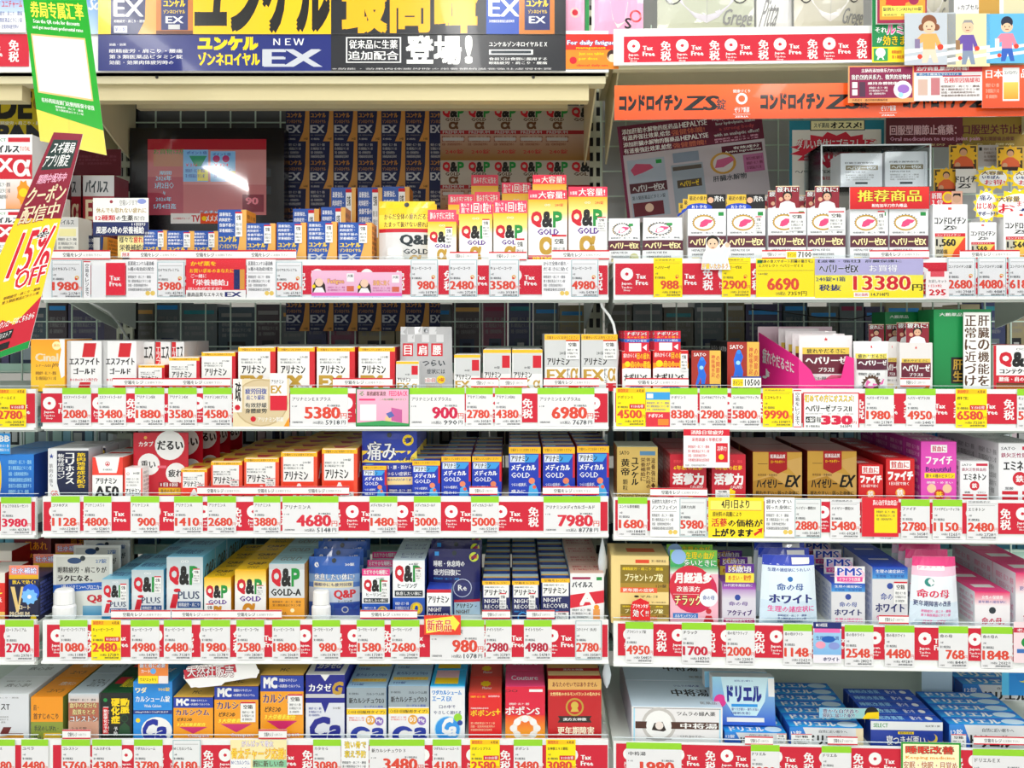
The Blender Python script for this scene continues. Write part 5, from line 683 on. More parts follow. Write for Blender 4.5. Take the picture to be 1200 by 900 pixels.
sheet(SIDE, 2, 1129, 366, 1161, 456, 'R 0 0 1 1 f6f6f2;V .54 .03 .94 .97 肝臓の機能を Z 1;V .06 .03 .46 .97 正常に近づけ Z 1', 'tall white sign with brown column writing', d=.012, name='shelf_sign', cat='sign')
carton(SIDE, 2, 'qct', 1164, 1218, 405, dep=.05, n=2, d=.014)
# ================================================================ fourth level
carton(NEAR, 3, 'bbx', -20, 40, 533, dep=.07, n=2); sheet(NEAR, 3, -4, 508, 12, 532, 'R 0 0 1 1 2c9cea;T .2 .1 .95 .4 BB W 2;L .1 .5 .9 .9 2 W', 'light blue card above skincare carton', d=.01, name='shelf_card', cat='card')
carton(MAIN, 3, 'kor', 56, 104, 526, dep=.04, n=2, d=.016); carton(MAIN, 3, 'kor', 106, 124, 523, d=.06, dep=.04, n=2)
carton(MAIN, 3, 'a50', 108, 144, 536, dep=.05, n=2, d=.01); carton(MAIN, 3, 'a5s', 145, 167, 549, dep=.045, n=1, d=.008)
RC = 'R 0 0 1 1 c8162c;T .1 .14 .36 .22 カタプ W 1;C .22 .08 .03 d;C .66 .2 .27 W;T .44 .13 .9 .27 だるい K 2;C .28 .5 .2 W;T .14 .44 .4 .56 重い K 2;R .44 .52 .6 .56 e86a7c;C .78 .64 .19 W;T .64 .58 .9 .7 疲れ K 2;R .46 .78 .84 .86 a01020;T .5 .79 .8 .85 1日1回 W 2;R .46 .87 .86 .98 e8b020;T .5 .89 .82 .96 集中のタイプ k'
for k, (x0, x1, y, dd) in enumerate(((156, 221, 507, .03), (176, 238, 503, .07), (206, 258, 498, .12), (228, 270, 496, .17), (248, 284, 494, .22))): pouch(MAIN, 3, RC, x0, x1, y, 'red header card with white word discs', d=dd, bulge=0, c='c8162c', name='red_card_pack', hole=False, cat='blister pack')
for x0, x1, y, n in ((212, 243, 550, 4), (247, 284, 541, 5), (286, 327, 537, 5), (329, 372, 530, 5), (377, 419, 526, 5)): carton(MAIN, 3, 'aA', x0, x1, y, dep=.048, n=n, st=(.62, .5, .9, .72) if x0 < 300 else (.52, .86, .9, 1))
PA = 'R 0 0 1 1 1836a8;R 0 .3 1 .48 ffe04a;O .1 .16 .62 .44 痛み W 17286e;C .84 .14 .1 Y;T .77 .1 .91 .17 21錠 K 1;T .68 .4 .95 .46 ときめきに k;T .44 .52 .9 .58 肩・腰・首から W 1;R .44 .7 .92 .82 ffe8a0;T .46 .62 .9 .68 つらい症状に W 1;T .46 .72 .9 .76 痛みの元ビタミン u 1;L .5 .88 .9 .94 1 W'
pouch(MAIN, 3, PA, 424, 489, 505, 'blue and yellow hanging painkiller pack', n=4, step=.045, d=.03, bulge=.005, c='1836a8', name='blister_pack', cat='blister pack')
for x0, x1, y, n in ((425, 453, 546, 1), (483, 516, 540, 4), (517, 552, 535, 5), (553, 588, 535, 5), (596, 634, 524, 5), (636, 674, 524, 5), (676, 714, 523, 5)): carton(MAIN, 3, 'med', x0, x1, y, dep=.042, n=n)
carton(SIDE, 3, 'yg', 723, 771, 524, dep=.06, n=1, d=.016); 
carton(SIDE, 3, 'kat', 785, 828, 533, dep=.06, n=3, st=(.1, .78, .5, .98)); carton(SIDE, 3, 'kat', 834, 874, 533, dep=.06, n=3, st=(.1, .76, .52, .98))
sheet(SIDE, 3, 801, 503, 855, 548, 'R 0 0 1 1 f2f2f4;R 0 0 1 .17 dc1c34;T .16 .03 .86 .14 消除日常疲労 W 2;T .18 .22 .84 .32 采用高级６年根红参 R 1;L .1 .4 .56 .86 4 R;R .7 .36 .96 .86 d81c30;T .73 .44 .93 .56 活蔘力 W 1;C .82 .72 .06 Y;L .04 .9 .5 .98 1 e', 'white and red notice overhanging the ginseng cartons', d=-.004, name='hanging_notice', cat='sign')
carton(SIDE, 3, 'hai', 882, 940, 530, dep=.08, n=2); carton(SIDE, 3, 'hai', 946, 1004, 529, dep=.08, n=2)
carton(SIDE, 3, 'fai', 1006, 1035, 545, dep=.045, n=5); carton(SIDE, 3, 'fai', 1038, 1072, 538, dep=.045, n=5); carton(SIDE, 3, 'fab', 1079, 1121, 518, dep=.055, n=4)
carton(SIDE, 3, 'emi', 1125, 1159, 541, dep=.05, n=3); carton(SIDE, 3, 'emi', 1170, 1220, 520, dep=.06, n=3)
sheet(SIDE, 3, 1063, 503, 1122, 520, 'R 0 0 1 1 2c9cea;R .04 .1 .3 .9 c;L .35 .1 .95 .9 2 W', 'light blue carton facing behind magenta cartons', d=.2, th=.03, name='far_side_pack', cat='box')
# ================================================================ fifth level
carton(NEAR, 4, 'aka', -30, 14, 646, dep=.05, d=.1); carton(NEAR, 4, 'vit', 16, 60, 630, dep=.04, d=.15); carton(NEAR, 4, 'aka', -28, 6, 672, dep=.06, d=.01)
carton(NEAR, 4, 'vit', 70, 112, 628, dep=.04, d=.2, n=1)
VH = 'R 0 0 1 .7 f49078;R 0 .7 1 1 e8b020;O .08 .16 .94 .6 壮水補給 f0f0ff 1c2ca8'
carton(NEAR, 4, 'vro', 10, 45, 679, dep=.06, n=3, d=.012, hd=(663, VH))
EA = 'R 0 0 1 1 e6e8e0;R .05 .04 .95 .5 d2d4cc;T .72 .07 .9 .14 27錠 2a60a0 1;Q .36 .1 .12 .05 2a4a78;T .08 .2 .9 .3 眼精疲労・肩こりが 1a1a1a 2;T .08 .34 .66 .44 ラクになる。 1a1a1a 2;P 0 .5 1 .44 1 .56 0 .63 1c60c0;T .14 .5 .88 .57 3種のビタミン+ヘプロニカート W 1;T .58 .66 .96 .8 Q&P R 2;G .5 .84 1 1 8ab8d0 2a8ab8'
pouch(MAIN, 4, EA, 62, 132, 650, 'grey eye-strain blister card tipping back', d=.036, bulge=.0, c='e0e2da', n=1, name='blister_pack', bottle=(.036, .048, .27), cat='blister pack', rz=0)
pouch(MAIN, 4, EA, 86, 142, 639, 'pale blue eye-strain blister card behind', d=.07, bulge=.0, c='9ab8d8', n=2, step=.03, name='blister_pack', cat='blister pack')
carton(MAIN, 4, 'qpi', 119, 151, 679, dep=.045, n=3, d=.012, st=(.7, .1, .93, .52)); carton(MAIN, 4, 'qpi', 154, 192, 668, dep=.045, n=4, st=(.72, .12, .93, .45)); carton(MAIN, 4, 'qpi', 195, 238, 653, dep=.05, n=4, st=(.74, .18, .92, .4))
carton(MAIN, 4, 'qga', 239, 271, 677, dep=.045, n=4, st=(.08, .6, .36, .98)); carton(MAIN, 4, 'qga', 275, 312, 668, dep=.048, n=4, st=(.7, .3, .92, .5)); carton(MAIN, 4, 'qgA', 315, 357, 661, dep=.05, n=4)
PH = 'G 0 0 1 .42 2a60b8 7aa0d0;C .16 .13 .05 W;C .19 .12 .045 2a60b8;T .72 .1 .9 .15 30錠 W 1;O .12 .27 .9 .38 休息したい体に! W 17286e;R .1 .4 .88 .5 e8dcb0;T .12 .42 .86 .48 睡眠中にも疲労回復 17286e 1;G 0 .5 1 1 c0ccdc 2a50a0;T .52 .54 .92 .7 Q&P R 2;T .6 .71 .86 .76 ヒーリング k 1;R .5 .78 1 1 1c3c98;C .72 .88 .07 E .7'
pouch(MAIN, 4, PH, 362, 422, 652, 'blue sleep-care pouch with small bottle', d=.034, n=4, step=.03, bulge=.008, c='4a78c0', name='vitamin_pouch', bottle=(.03, .046, .27), rise=.004)
HH = 'R 0 0 1 1 ee3c8c;O .06 .15 .94 .85 おだやかな睡眠に W c01c60'
carton(MAIN, 4, 'qhe', 424, 457, 675, dep=.045, n=3, hd=(667, HH), st=(.7, .1, .92, .5)); carton(MAIN, 4, 'qhe', 460, 498, 657, dep=.05, n=3, st=(.7, .12, .9, .32)); 
RE = 'G 0 0 1 1 1c1c5c 24286c;R .12 .04 .2 .1 b;T .1 .17 .7 .26 睡眠・休息時の W 2;T .1 .3 .62 .39 疲労回復に W 2;C .88 .12 .09 d8e840;T .81 .09 .95 .15 27錠 R 1;L .1 .42 .6 .46 1 b;C .66 .58 .18 c8d0e8 .92;T .58 .53 .74 .62 Re W 1;R .5 .76 1 .8 R;R .5 .8 1 1 c0dcec;T .54 .82 .86 .89 アリナミン k 2;T .54 .92 .8 .98 NIGHT Z'
pouch(MAIN, 4, RE, 502, 563, 643, 'midnight-blue night-recovery pouch', d=.04, n=3, step=.04, bulge=.006, c='1c1c5c', name='vitamin_pouch', rise=.003)
carton(MAIN, 4, 'nrs', 500, 529, 691, dep=.045, n=2, d=.004)
for x0, x1, y in ((565, 598, 681), (600, 632, 681), (634, 668, 678)): carton(MAIN, 4, 'nre', x0, x1, y, dep=.034, n=8, gap=.0008, st=(.62, .3, .86, .7) if x0 < 620 else (.5, .78, .96, 1))
carton(MAIN, 4, 'pil', 668, 708, 672, dep=.05, n=4)
carton(SIDE, 4, 'plc', 716, 784, 703, dep=.07, n=1, d=.012); carton(SIDE, 4, 'plc', 716, 784, 652, yb=702.6, dep=.07, n=1, d=.012)
sheet(SIDE, 4, 739, 701, 762, 727, 'B .5 .5 .5 .5 10 e01c24;R .04 .3 .96 1 e01c24;T .1 .26 .9 .44 プラセンタが W 1;O .12 .5 .9 .84 効く!! W a00c14', 'small red burst sign on gold carton', d=-.004, name='burst_sign', cat='sign', shape=[(0, 1), (0, .4), (.1, .15), (.3, .08), (.5, 0), (.7, .08), (.9, .15), (1, .4), (1, 1)], c='e01c24')
CHD = 'G 0 0 1 1 8ac83c 30a868;C .18 .4 .16 9ac0f0;O .34 .1 .94 .5 生理の血が Y g;O .3 .55 .98 .95 多いときに W g'
carton(SIDE, 4, 'chi', 785, 842, 665, dep=.03, n=2, d=.014, hd=(645, CHD, (.0, .98)))
carton(SIDE, 4, 'act', 846, 886, 683, dep=.035, n=3, hd=(661, 'R 0 0 1 .5 5c2690;R 0 .5 1 1 ffe84a;T .1 .05 .7 .4 55歳頃の Y 1;O .1 .12 .9 .46 55歳頃 W U;T .1 .6 .9 .9 めまい・動悸 R', (.1, .95)))
WP = 'G 0 0 1 .14 1c3cb8 2460d0;R .55 .03 .9 .12 W;G 0 .14 1 1 e4f2fa d4e8f6;T .1 .17 .9 .22 生理の諸症状にうれしい u 1;C .5 .32 .05 2a70b8;T .26 .38 .74 .48 命の母 1a50a0 1;T .14 .54 .9 .66 ホワイト 1a2a80 2;T .12 .7 .94 .79 生理の諸症状に P 1;L .3 .82 .8 .96 3 2a4a90'
pouch(SIDE, 4, WP, 889, 958, 650, 'white and blue women health pouch', d=.014, n=3, step=.022, bulge=.012, c='eaf2f8', name='medicine_pouch', hole=False, taper=.06, rise=.005)
carton(SIDE, 4, 'pms', 974, 1014, 684, dep=.045, n=4, hd=(664, 'Q .5 .5 .5 .5 f4c8e0;O .1 .1 .9 .55 PMS 1c3cb8 W;R .08 .62 .92 .9 ee50a0;T .15 .66 .85 .86 イライラを改善 W 1', (.1, 1)))
carton(SIDE, 4, 'pms', 1022, 1064, 665, dep=.055, n=4, st=(.6, .24, .98, .62))
IP = 'G 0 0 1 .26 ee3c84 f4c8dc;G 0 .26 1 1 eef4fa dcecf8;R .1 .12 .7 .18 W;C .34 .34 .1 2a8a80;C .38 .33 .07 W;T .1 .44 .76 .56 命の母 dc1c50 2;T .05 .6 .8 .68 更年期障害の改善 17286e 1;L .2 .72 .8 .84 2 P;T .26 .88 .7 .95 ほてり・のぼせ P'
pouch(SIDE, 4, IP, 1064, 1124, 652, 'white and pink menopause pouch', d=.014, n=4, step=.022, bulge=.012, c='f0f0f6', name='medicine_pouch', hole=False, taper=.08, rise=.005)
carton(SIDE, 4, 'inp', 1142, 1184, 694, dep=.05, n=4); carton(SIDE, 4, 'inp', 1190, 1236, 672, dep=.06, n=3)
# ================================================================ sixth level
carton(NEAR, 5, 'rax', -26, 34, 814, dep=.06, n=3); 
carton(NEAR, 5, 'org', 36, 74, 817, yb=890, dep=.065, n=3, d=.014)
carton(MAIN, 5, 'col', 80, 116, 813, dep=.07, n=2); carton(MAIN, 5, 'dou', 118, 155, 812, dep=.06, n=3)
carton(MAIN, 5, 'wad', 156, 202, 799, dep=.06, n=2)
sheet(MAIN, 5, 162, 776, 197, 801, 'R 0 0 1 1 f08a40;O .05 .06 .9 .26 歯と骨に必要 W u;C .5 .42 .1 6ab0f0;T .1 .34 .4 .5 カート W 1;R 0 .64 .66 1 ffe21c;T .06 .74 .6 .9 ウス*スッキリ K;R .68 .64 1 1 f0e8e8', 'orange and yellow leaflet on blue calcium carton', d=.004, name='leaflet', cat='card')
carton(MAIN, 5, 'mc', 203, 250, 817, dep=.05, n=2); carton(MAIN, 5, 'mc', 251, 303, 804, dep=.05, n=2, st=(.6, .3, .94, .68)); carton(MAIN, 5, 'mc', 305, 356, 791, dep=.055, n=2, st=(.64, .3, .98, .62))
sheet(MAIN, 5, 215, 777, 304, 806, 'P 0 .5 .1 .1 .6 0 .95 .02 1 .4 .9 .6 .5 .8 .1 1 W;P .0 .28 .68 .04 .7 .36 .02 .66 c83040;O .05 .1 .66 .56 天然社販売 f4e8e8 5a1018', 'white cloud-shaped card with tilted red title', d=.006, name='cloud_card', cat='card', shape=[(0, .6), (.04, .2), (.2, .1), (.62, .0), (.7, .1), (.9, .05), (1, .3), (.96, .6), (.6, .62), (.5, .9), (.2, 1), (.08, .9)], c='f6f6f6')
carton(MAIN, 5, 'kz', 358, 404, 791, dep=.055, n=2); carton(MAIN, 5, 'kal', 406, 453, 806, dep=.055, n=3); carton(MAIN, 5, 'kal', 455, 503, 804, dep=.055, n=3); carton(MAIN, 5, 'wax', 504, 545, 804, dep=.055, n=3)
carton(MAIN, 5, 'pop', 549, 588, 813, dep=.055, n=4); carton(MAIN, 5, 'pps', 592, 639, 805, dep=.055, n=4); carton(MAIN, 5, 'kou', 642, 705, 796, dep=.055, n=3)
carton(SIDE, 5, 'chu', 740, 847, 829, dep=.09, n=2, d=.014)
def slabs(x0, x1, yt, n, t, dep=.021, **k): carton(SIDE, 5, t, x0, x1, yt, dep=dep, n=n, gap=.0006, **k)
slabs(849, 922, 859, 4, 'dr', st=(.84, .0, .98, .9))
sheet(SIDE, 5, 836, 796, 909, 850, 'G 0 0 1 1 a4dcf4 1c58d0;C .12 .5 .1 P;P .14 0 .9 0 .84 .5 .7 .8 .34 .8 .2 .5 d0f0fa;T .36 .06 .66 .1 自然に近い眠りへ u;T .24 .2 .78 .5 ドリエル 1c2c90 3;R .3 .56 .72 .62 2c9cea;T .3 .64 .74 .7 寝つきが悪い・眠りが浅い u 1;R .9 .02 1 .4 W;R .22 .84 .82 .93 W;T .3 .72 .6 .78 （睡眠改善） u', 'upright blue sleep-aid carton leaning on the stack', d=.03, name='leaning_carton', cat='box', th=.022, lean=-.12)
sheet(SIDE, 5, 826, 788, 899, 806, 'G 0 0 1 1 9ad8f4 8ac8f0;T .3 .2 .7 .5 自然に近い眠りへ u;R .86 .1 1 .6 W', 'second upright sleep-aid carton behind the first', d=.065, name='leaning_carton', cat='box', th=.02, lean=-.12)
slabs(925, 1012, 853, 7, 'dr', st=(.02, .36, .3, 1))
sheet(SIDE, 5, 960, 830, 1030, 842, 'H 0 0 1 1 8ac8e8 a0d0c0;O .06 .1 .66 .5 豊かな自然香り 17286e W;O .06 .52 .6 .92 寝起に届いた眠り 17286e W;C .88 .5 .12 K;P .72 1 .8 .4 1 .3 1 1 Y', 'small leaflet strip lying on blue cartons', d=.02, name='leaflet_strip', cat='card')
slabs(1020, 1105, 846, 5, 'ne'); slabs(1112, 1210, 850, 5, 'dr', st=(.02, .4, .2, 1))
sheet(SIDE, 5, 1080, 780, 1116, 812, 'R 0 0 1 1 c8e4f6', 'plain pale blue card on the rear ledge', d=.18, name='blank_card', cat='card', shape=[(0, 0), (1, 0), (.8, .3), (.8, 1), (.2, 1), (.2, .3)], c='c8e4f6')
sheet(SIDE, 5, 848, 779, 892, 796, 'R 0 0 1 1 a4ccec', 'plain blue card standing behind sleep-aid cartons', d=.2, name='blank_card', cat='card')
carton(SIDE, 5, 'dr', 1128, 1230, 803, dep=.026, n=4, d=.17); sheet(SIDE, 5, 1174, 784, 1216, 815, 'G 0 0 1 1 1c88d8 2c9cea;R 0 0 .2 1 5ac8f4;C .6 .3 .16 e8e060;C .54 .26 .15 1c88d8', 'blue night card with crescent moon', d=.1, name='moon_card', cat='card')
# ================================================================ price rails
taxstrip(MAIN, 1, 100, 712, 311, 345, 30); taxstrip(SIDE, 1, 721, 1230, 308, 345, 4); taxstrip(MAIN, 2, 48, 712, 461, 495, 0); taxstrip(SIDE, 2, 721, 1230, 461, 496, 8)
taxstrip(MAIN, 3, 51, 712, 588, 622, 4); taxstrip(SIDE, 3, 721, 1230, 588, 624, 4); taxstrip(MAIN, 4, 55, 712, 732, 770, 2); taxstrip(SIDE, 4, 724, 1230, 734, 772, 4)
taxstrip(MAIN, 5, 62, 712, 873, 908, 18); taxstrip(SIDE, 5, 722, 1230, 876, 912, 6)
taxstrip(NEAR, 2, -120, 41, 461, 496, 4); taxstrip(NEAR, 3, -120, 41, 588, 622, 6); taxstrip(NEAR, 4, -120, 46, 732, 770, 6); taxstrip(NEAR, 5, -120, 30, 873, 908, 4)
V_ = 'R 0 0 1 1 f4f4f4;R 0 0 1 .03 R;R 0 .97 1 1 R;V .25 .06 .75 .94 空箱をレジまで k'
TXC = 'R 0 0 1 1 f4f4f4;T .06 .05 .9 .16 医薬用ユンケル最高峰 k 1;T .06 .2 .9 .3 16種の有効成分配合 k 1;R .05 .35 .9 .36 e;L .06 .4 .8 .84 4 k;C .7 .88 .08 e8c860;C .86 .88 .08 e8c860'
CM2 = lambda b, lv, x0, x1, a, dsc, y0=None, y1=None, dd=-.0035, **k: sheet(b, lv, x0, RY[b][lv][0] if y0 is None else y0, x1, RY[b][lv][1] - 1 if y1 is None else y1, a, dsc, d=dd, name='shelf_card', cat='card', kind='sign', **k)
ticket(MAIN, 1, 60, 97, '1980', 'ロイヤルプレミアム', 'b', '2178', y0=304, y1=350); CM2(MAIN, 1, 98, 106, V_, 'narrow white card with column writing', 306, 350, dd=-.003)
CM2(MAIN, 1, 107, 124, 'R 0 0 1 1 eef0f0', 'blank white rail insert', 311, 350, dd=-.002)
CM2(MAIN, 1, 124, 147, 'R 0 0 1 1 e8203c;T .2 .4 .72 .54 Tax W 2;T .2 .58 .78 .72 Free W 2', 'small red insert reading in white', 308, 346, dd=-.003)
CM2(MAIN, 1, 148, 184, TXC, 'white description card, plain black print'); ticket(MAIN, 1, 184, 217, '3980', 'ロイヤルプレミアム', 'b', '4278', y0=306, y1=349)
CM2(MAIN, 1, 218, 288, 'R 0 0 1 .8 e8303c;R 0 .82 1 1 W;T .08 .05 .5 .17 かぜ薬を Y 2;T .06 .24 .8 .35 お買い求めのあなたに Y 1;T .08 .38 .34 .48 ご一緒に W 1;T .12 .52 .7 .68 「栄養補給」 W 2;T .04 .72 .6 .8 はいかがですか？ W 1;R .8 .26 .96 .78 1a2a68;R .9 .26 .98 .78 e0a040;T .02 .86 .62 .97 最高品質なエキスを K 1;T .66 .85 .92 .97 EX 17286e 2', 'red cold-medicine reminder card')
CM2(MAIN, 1, 289, 323, TXC, 'white description card with black print'); ticket(MAIN, 1, 323, 355, '5980', 'ロイヤルプレミアム', 'b', '6578', y0=306, y1=349)
PKC = 'G 0 0 1 1 f6c4dc e0b0d0;R 0 .9 1 1 c8d0f0;R 0 .78 1 .9 e868b8;P .02 .78 .04 .5 .1 .3 .22 .3 .3 .5 .32 .78 2a1c18;C .17 .42 .09 f4d0b4;P .04 .78 .1 .6 .24 .6 .3 .78 f4f4f4;C .05 .56 .04 Y;O .36 .3 .72 .5 Fatigue f4c860 c04a90;L .36 .55 .74 .74 2 c04a90;R .78 .1 .94 .4 W;T .8 .14 .92 .24 大阪 k 1;R .78 .55 .94 .74 d86a50;T .06 .93 .6 .98 Purchase_at_the_registers u'
CM2(MAIN, 1, 365, 418, PKC, 'pink fatigue card showing a dark-haired person', 317, 350, dd=-.003); CM2(MAIN, 1, 418, 471, PKC.replace('Fatigue', '滋養に効く'), 'second pink card showing a dark-haired person', 319, 350, dd=-.003)
for a in ((481, 514, '980', 'キューピーコーワ', 'b'), (526, 560, '2480', 'キューピーコーワ', 'b'), (573, 609, '3580', 'キューピーコーワ', 'b')): ticket(MAIN, 1, *a)
CM2(MAIN, 1, 635, 669, TXC.replace('医薬用ユンケル最高峰', 'からだ全体の疲れ・').replace('16種の有効成分配合', 'だるさに効く'), 'white description card near bay post'); ticket(MAIN, 1, 669, 702, '4980', 'キューピーコーワ', 'b', '5478')
ticket(SIDE, 1, 766, 800, '988', 'ヘパリーゼ', 's', '1086'); ticket(SIDE, 1, 846, 880, '2900', 'ヘパリーゼEX', 's', '3190')
CM2(SIDE, 1, 886, 955, 'R 0 0 1 1 ffe81c;R .02 .04 .1 .12 g;T .04 .14 .8 .22 エスセレクト_ヘパリーゼＥＸ K 1;R .02 .3 .98 .31 k;T .04 .36 .2 .42 180錠 k;T .2 .5 .72 .8 6690 q 2;T .34 .84 .5 .94 10%税込 k;T .54 .83 .86 .95 7359円 K;T .04 .03 .96 .11 『健康の食スサポート肝臓の働きを』 k 1', 'wide yellow ticket in red digits', dd=-.003)
CM2(SIDE, 1, 955, 1082, 'R 0 0 1 .42 b8b4dc;G 0 .42 1 1 f4ec50 ffe81c;T .03 .03 .8 .1 【滋養・強壮】肝臓保護に k 1;O .04 .14 .4 .36 ヘパリーゼEX K d0d0e8;T .01 .46 .28 .58 240錠×1箱 17286e 1;T .04 .66 .24 .82 税抜 17286e 2;O .36 .44 .88 .8 13380 d4182c fff8b0;T .9 .66 .99 .82 円 K 1;R .36 .86 .5 .98 W;T .37 .88 .49 .96 税込価格 R;T .52 .87 .68 .96 14,718円 k 1;O .5 .16 .76 .34 お買得 f4f4f4 9a9ac8', 'big lilac and yellow bargain sign in red digits', dd=-.0045)
CM2(SIDE, 1, 1085, 1112, 'R 0 0 1 1 f2ecec;R .2 0 .8 .2 e05060;T .12 .3 .9 .42 お試しセット k;T .12 .48 .7 .58 1日3粒 R;T .16 .66 .86 .88 295 R 2', 'bottle-shaped white card with red digits', 318, 350, dd=-.005, shape=[(.2, 0), (.8, 0), (.8, .2), (1, .35), (1, 1), (0, 1), (0, .35), (.2, .2)])
for a in ((1110, 1144, '2680', 'コンドロイチンZS錠', 'b'), (1146, 1180, '4080', 'コンドロイチンZS錠', 'b'), (1182, 1216, '6180', 'コンドロイチンZS錠', 'b')): ticket(SIDE, 1, *a)
tk = lambda b, lv, rows: [ticket(b, lv, *r[:3], **dict(zip(('nm', 'k', 'tax', 'big', 'pc'), r[3:]))) for r in rows]
tk(NEAR, 2, [(-4, 31, '2780', 'シナールＥＸ', 'y')]); tk(NEAR, 3, [(1, 37, '3980', 'チョコラＢＢルーセント', 'g', None, False, 'dc1c44')]); tk(NEAR, 4, [(6, 40, '2700', 'ロートプレミアム', 'g', '2970', False, 'd4183c')]); tk(NEAR, 5, [(-14, 18, '2280', 'ラックス', 'g'), (25, 57, '4480', 'ユベラ', 'g')])
tk(MAIN, 2, [(73, 107, '2080', 'エスファイトゴールド'), (115, 148, '3480', 'エスファイトゴールド'), (158, 193, '1880', 'アリナミンEX'), (197, 231, '3580', 'アリナミンEX'), (238, 272, '4580', 'アリナミンEXプラス'), (340, 408, '5380', 'アリナミンＥＸプラス', 'g', '5918', True), (480, 545, '900', 'アリナミンＥＸプラスα', 'g', '990', True, 'd01848'), (546, 578, '2780', 'アリナミンEXα'), (580, 612, '4380', 'アリナミンEXα'), (630, 697, '6980', 'アリナミンＥＸプラスα', 'g', '7678', True)])
CM2(MAIN, 2, 273, 339, 'R 0 0 1 1 e8d8b0;Q .5 .5 .48 .5 c8b084;Q .5 .5 .46 .47 d8c49c;R .0 0 .16 .7 f4f0ea;V .04 .04 .14 .5 疏 K 2;C .08 .6 .05 R;R .2 .16 .62 .62 e8dcc4;T .22 .2 .6 .32 疲労回復 u 2;T .24 .34 .56 .44 肩こり緩和 u 1;T .22 .5 .6 .6 有效舒緩 k 1;T .22 .62 .6 .72 身體疲勞 k 1;C .36 .84 .05 R;T .44 .8 .9 .9 アリナミン製薬 W;R .66 -.12 .96 .35 f0f0f0;T .68 .02 .9 .1 アリナミン K 1;T .68 .14 .86 .3 EX D 2;R .66 .35 .96 .66 d81c34;P .9 1 1 .8 1 1 O', 'beige round leaflet about shoulder relief', 444, 500, shape=[(0, .18), (.2, .16), (.34, .04), (.5, 0), (.66, .04), (.76, .14), (1, .16), (1, 1), (0, 1)], c='e8d8b0')
CM2(MAIN, 2, 417, 480, 'R 0 0 1 1 1c7a3c;G .02 .03 .98 .95 f8b8d0 f4a8c4;T .06 .08 .16 .2 る g;T .2 .08 .56 .2 薬務顧客満意 Z 1;T .62 .07 .96 .2 FEEDBACK ea3c78 1;R .06 .27 .36 .32 ea3c78;T .44 .26 .94 .32 この度は御購入ありがとう g;R .08 .42 .38 .84 f4f0f0;C .6 .8 .06 f0c890;P .66 .5 .86 .56 .86 .9 .66 .84 c8609c;P .56 .66 .66 .6 .72 .72 .62 .78 5a6ab0;P .02 .9 .5 .84 .98 .92 .98 .96 .02 .96 3aa05a', 'pink feedback card in a green frame')
tk(SIDE, 2, [(722, 757, '4500', 'ナポリンＳ', 'y'), (785, 818, '8380', 'ナポリンＳ'), (820, 853, '2980', 'ユンケルB12アクティブα'), (857, 892, '5800', 'ユンケルB12アクティブα'), (894, 929, '9990', 'エスセレクト', 's'), (1014, 1048, '1980', 'ヘパリーゼプラスⅡ'), (1062, 1097, '4950', 'ヘパリーゼプラスⅡ'), (1120, 1157, '6580', '肝生', 'y'), (1192, 1226, '5280', 'キューピーコーワ')])
CM2(SIDE, 2, 757, 785, 'R 0 0 1 1 ffe84a;R 0 .1 1 .3 3aa0e0;R .04 .14 .3 .26 W;L .04 .34 .96 .6 3 u;R 0 .62 1 1 e03040;T .1 .66 .7 .76 ナポリンS W 2;R .5 .8 .95 .96 f08a30', 'yellow and blue comparison card beside sale ticket')
CM2(SIDE, 2, 930, 939, V_, 'narrow white column card beside bargain card', 457, 501, dd=-.003)
CM2(SIDE, 2, 941, 1007, 'R 0 0 1 1 d8142c;R .02 .03 .98 .97 f6f6f4;O .03 .06 .9 .26 初めての方にオススメ! ffe04a Z;T .05 .34 .48 .52 ヘパリーゼ K 2;T .5 .36 .86 .52 プラスⅡ K 1;L .05 .56 .9 .6 1 e;R .05 .66 .22 .82 K;T .06 .68 .21 .8 6錠 W 1;T .24 .66 .32 .82 税抜 K;T .34 .64 .86 .86 330 d81c44 3;T .88 .78 .95 .86 円 R;T .05 .89 .3 .95 第３類医薬品 k;T .66 .88 .86 .96 363円 K 1', 'white first-timer bargain card edged red', 460, 503)
tk(MAIN, 3, [(60, 94, '1128', 'コリホグス'), (98, 131, '4800', 'アリナミンＡ５０'), (153, 187, '900', 'アリナミンＡ'), (204, 238, '1410', 'アリナミンＡ'), (243, 277, '2680', 'アリナミンＡ'), (297, 329, '3880', 'アリナミンＡ'), (331, 397, '4680', 'アリナミンＡ', 'g', '5148', True, 'd8283c'), (433, 466, '1480', 'メディカルゴールド'), (485, 517, '3000', 'メディカルゴールド'), (552, 585, '5000', 'メディカルゴールド'), (637, 704, '7980', 'アリナミンメディカルゴールド', 'g', '8778', True, 'd8283c')])
tk(SIDE, 3, [(724, 759, '1680', 'ユンケル黄帝顆粒', 'g'), (796, 829, '5980', '活蔘力丸剤', 'b'), (931, 963, '2880', 'ハイゼリー顆粒EX', 'b'), (973, 1008, '5480', 'ハイゼリー顆粒EX', 'w'), (1056, 1090, '2780', 'ファイチ'), (1093, 1128, '1150', 'ファイチビューティフル'), (1133, 1170, '2480', 'エミネトン', 'w')])
CM2(SIDE, 3, 762, 796, TXC.replace('医薬用ユンケル最高峰', '伝統的な丸剤タイプ!').replace('16種の有効成分配合', 'ノンカフェイン!'), 'white description card below ginseng cartons')
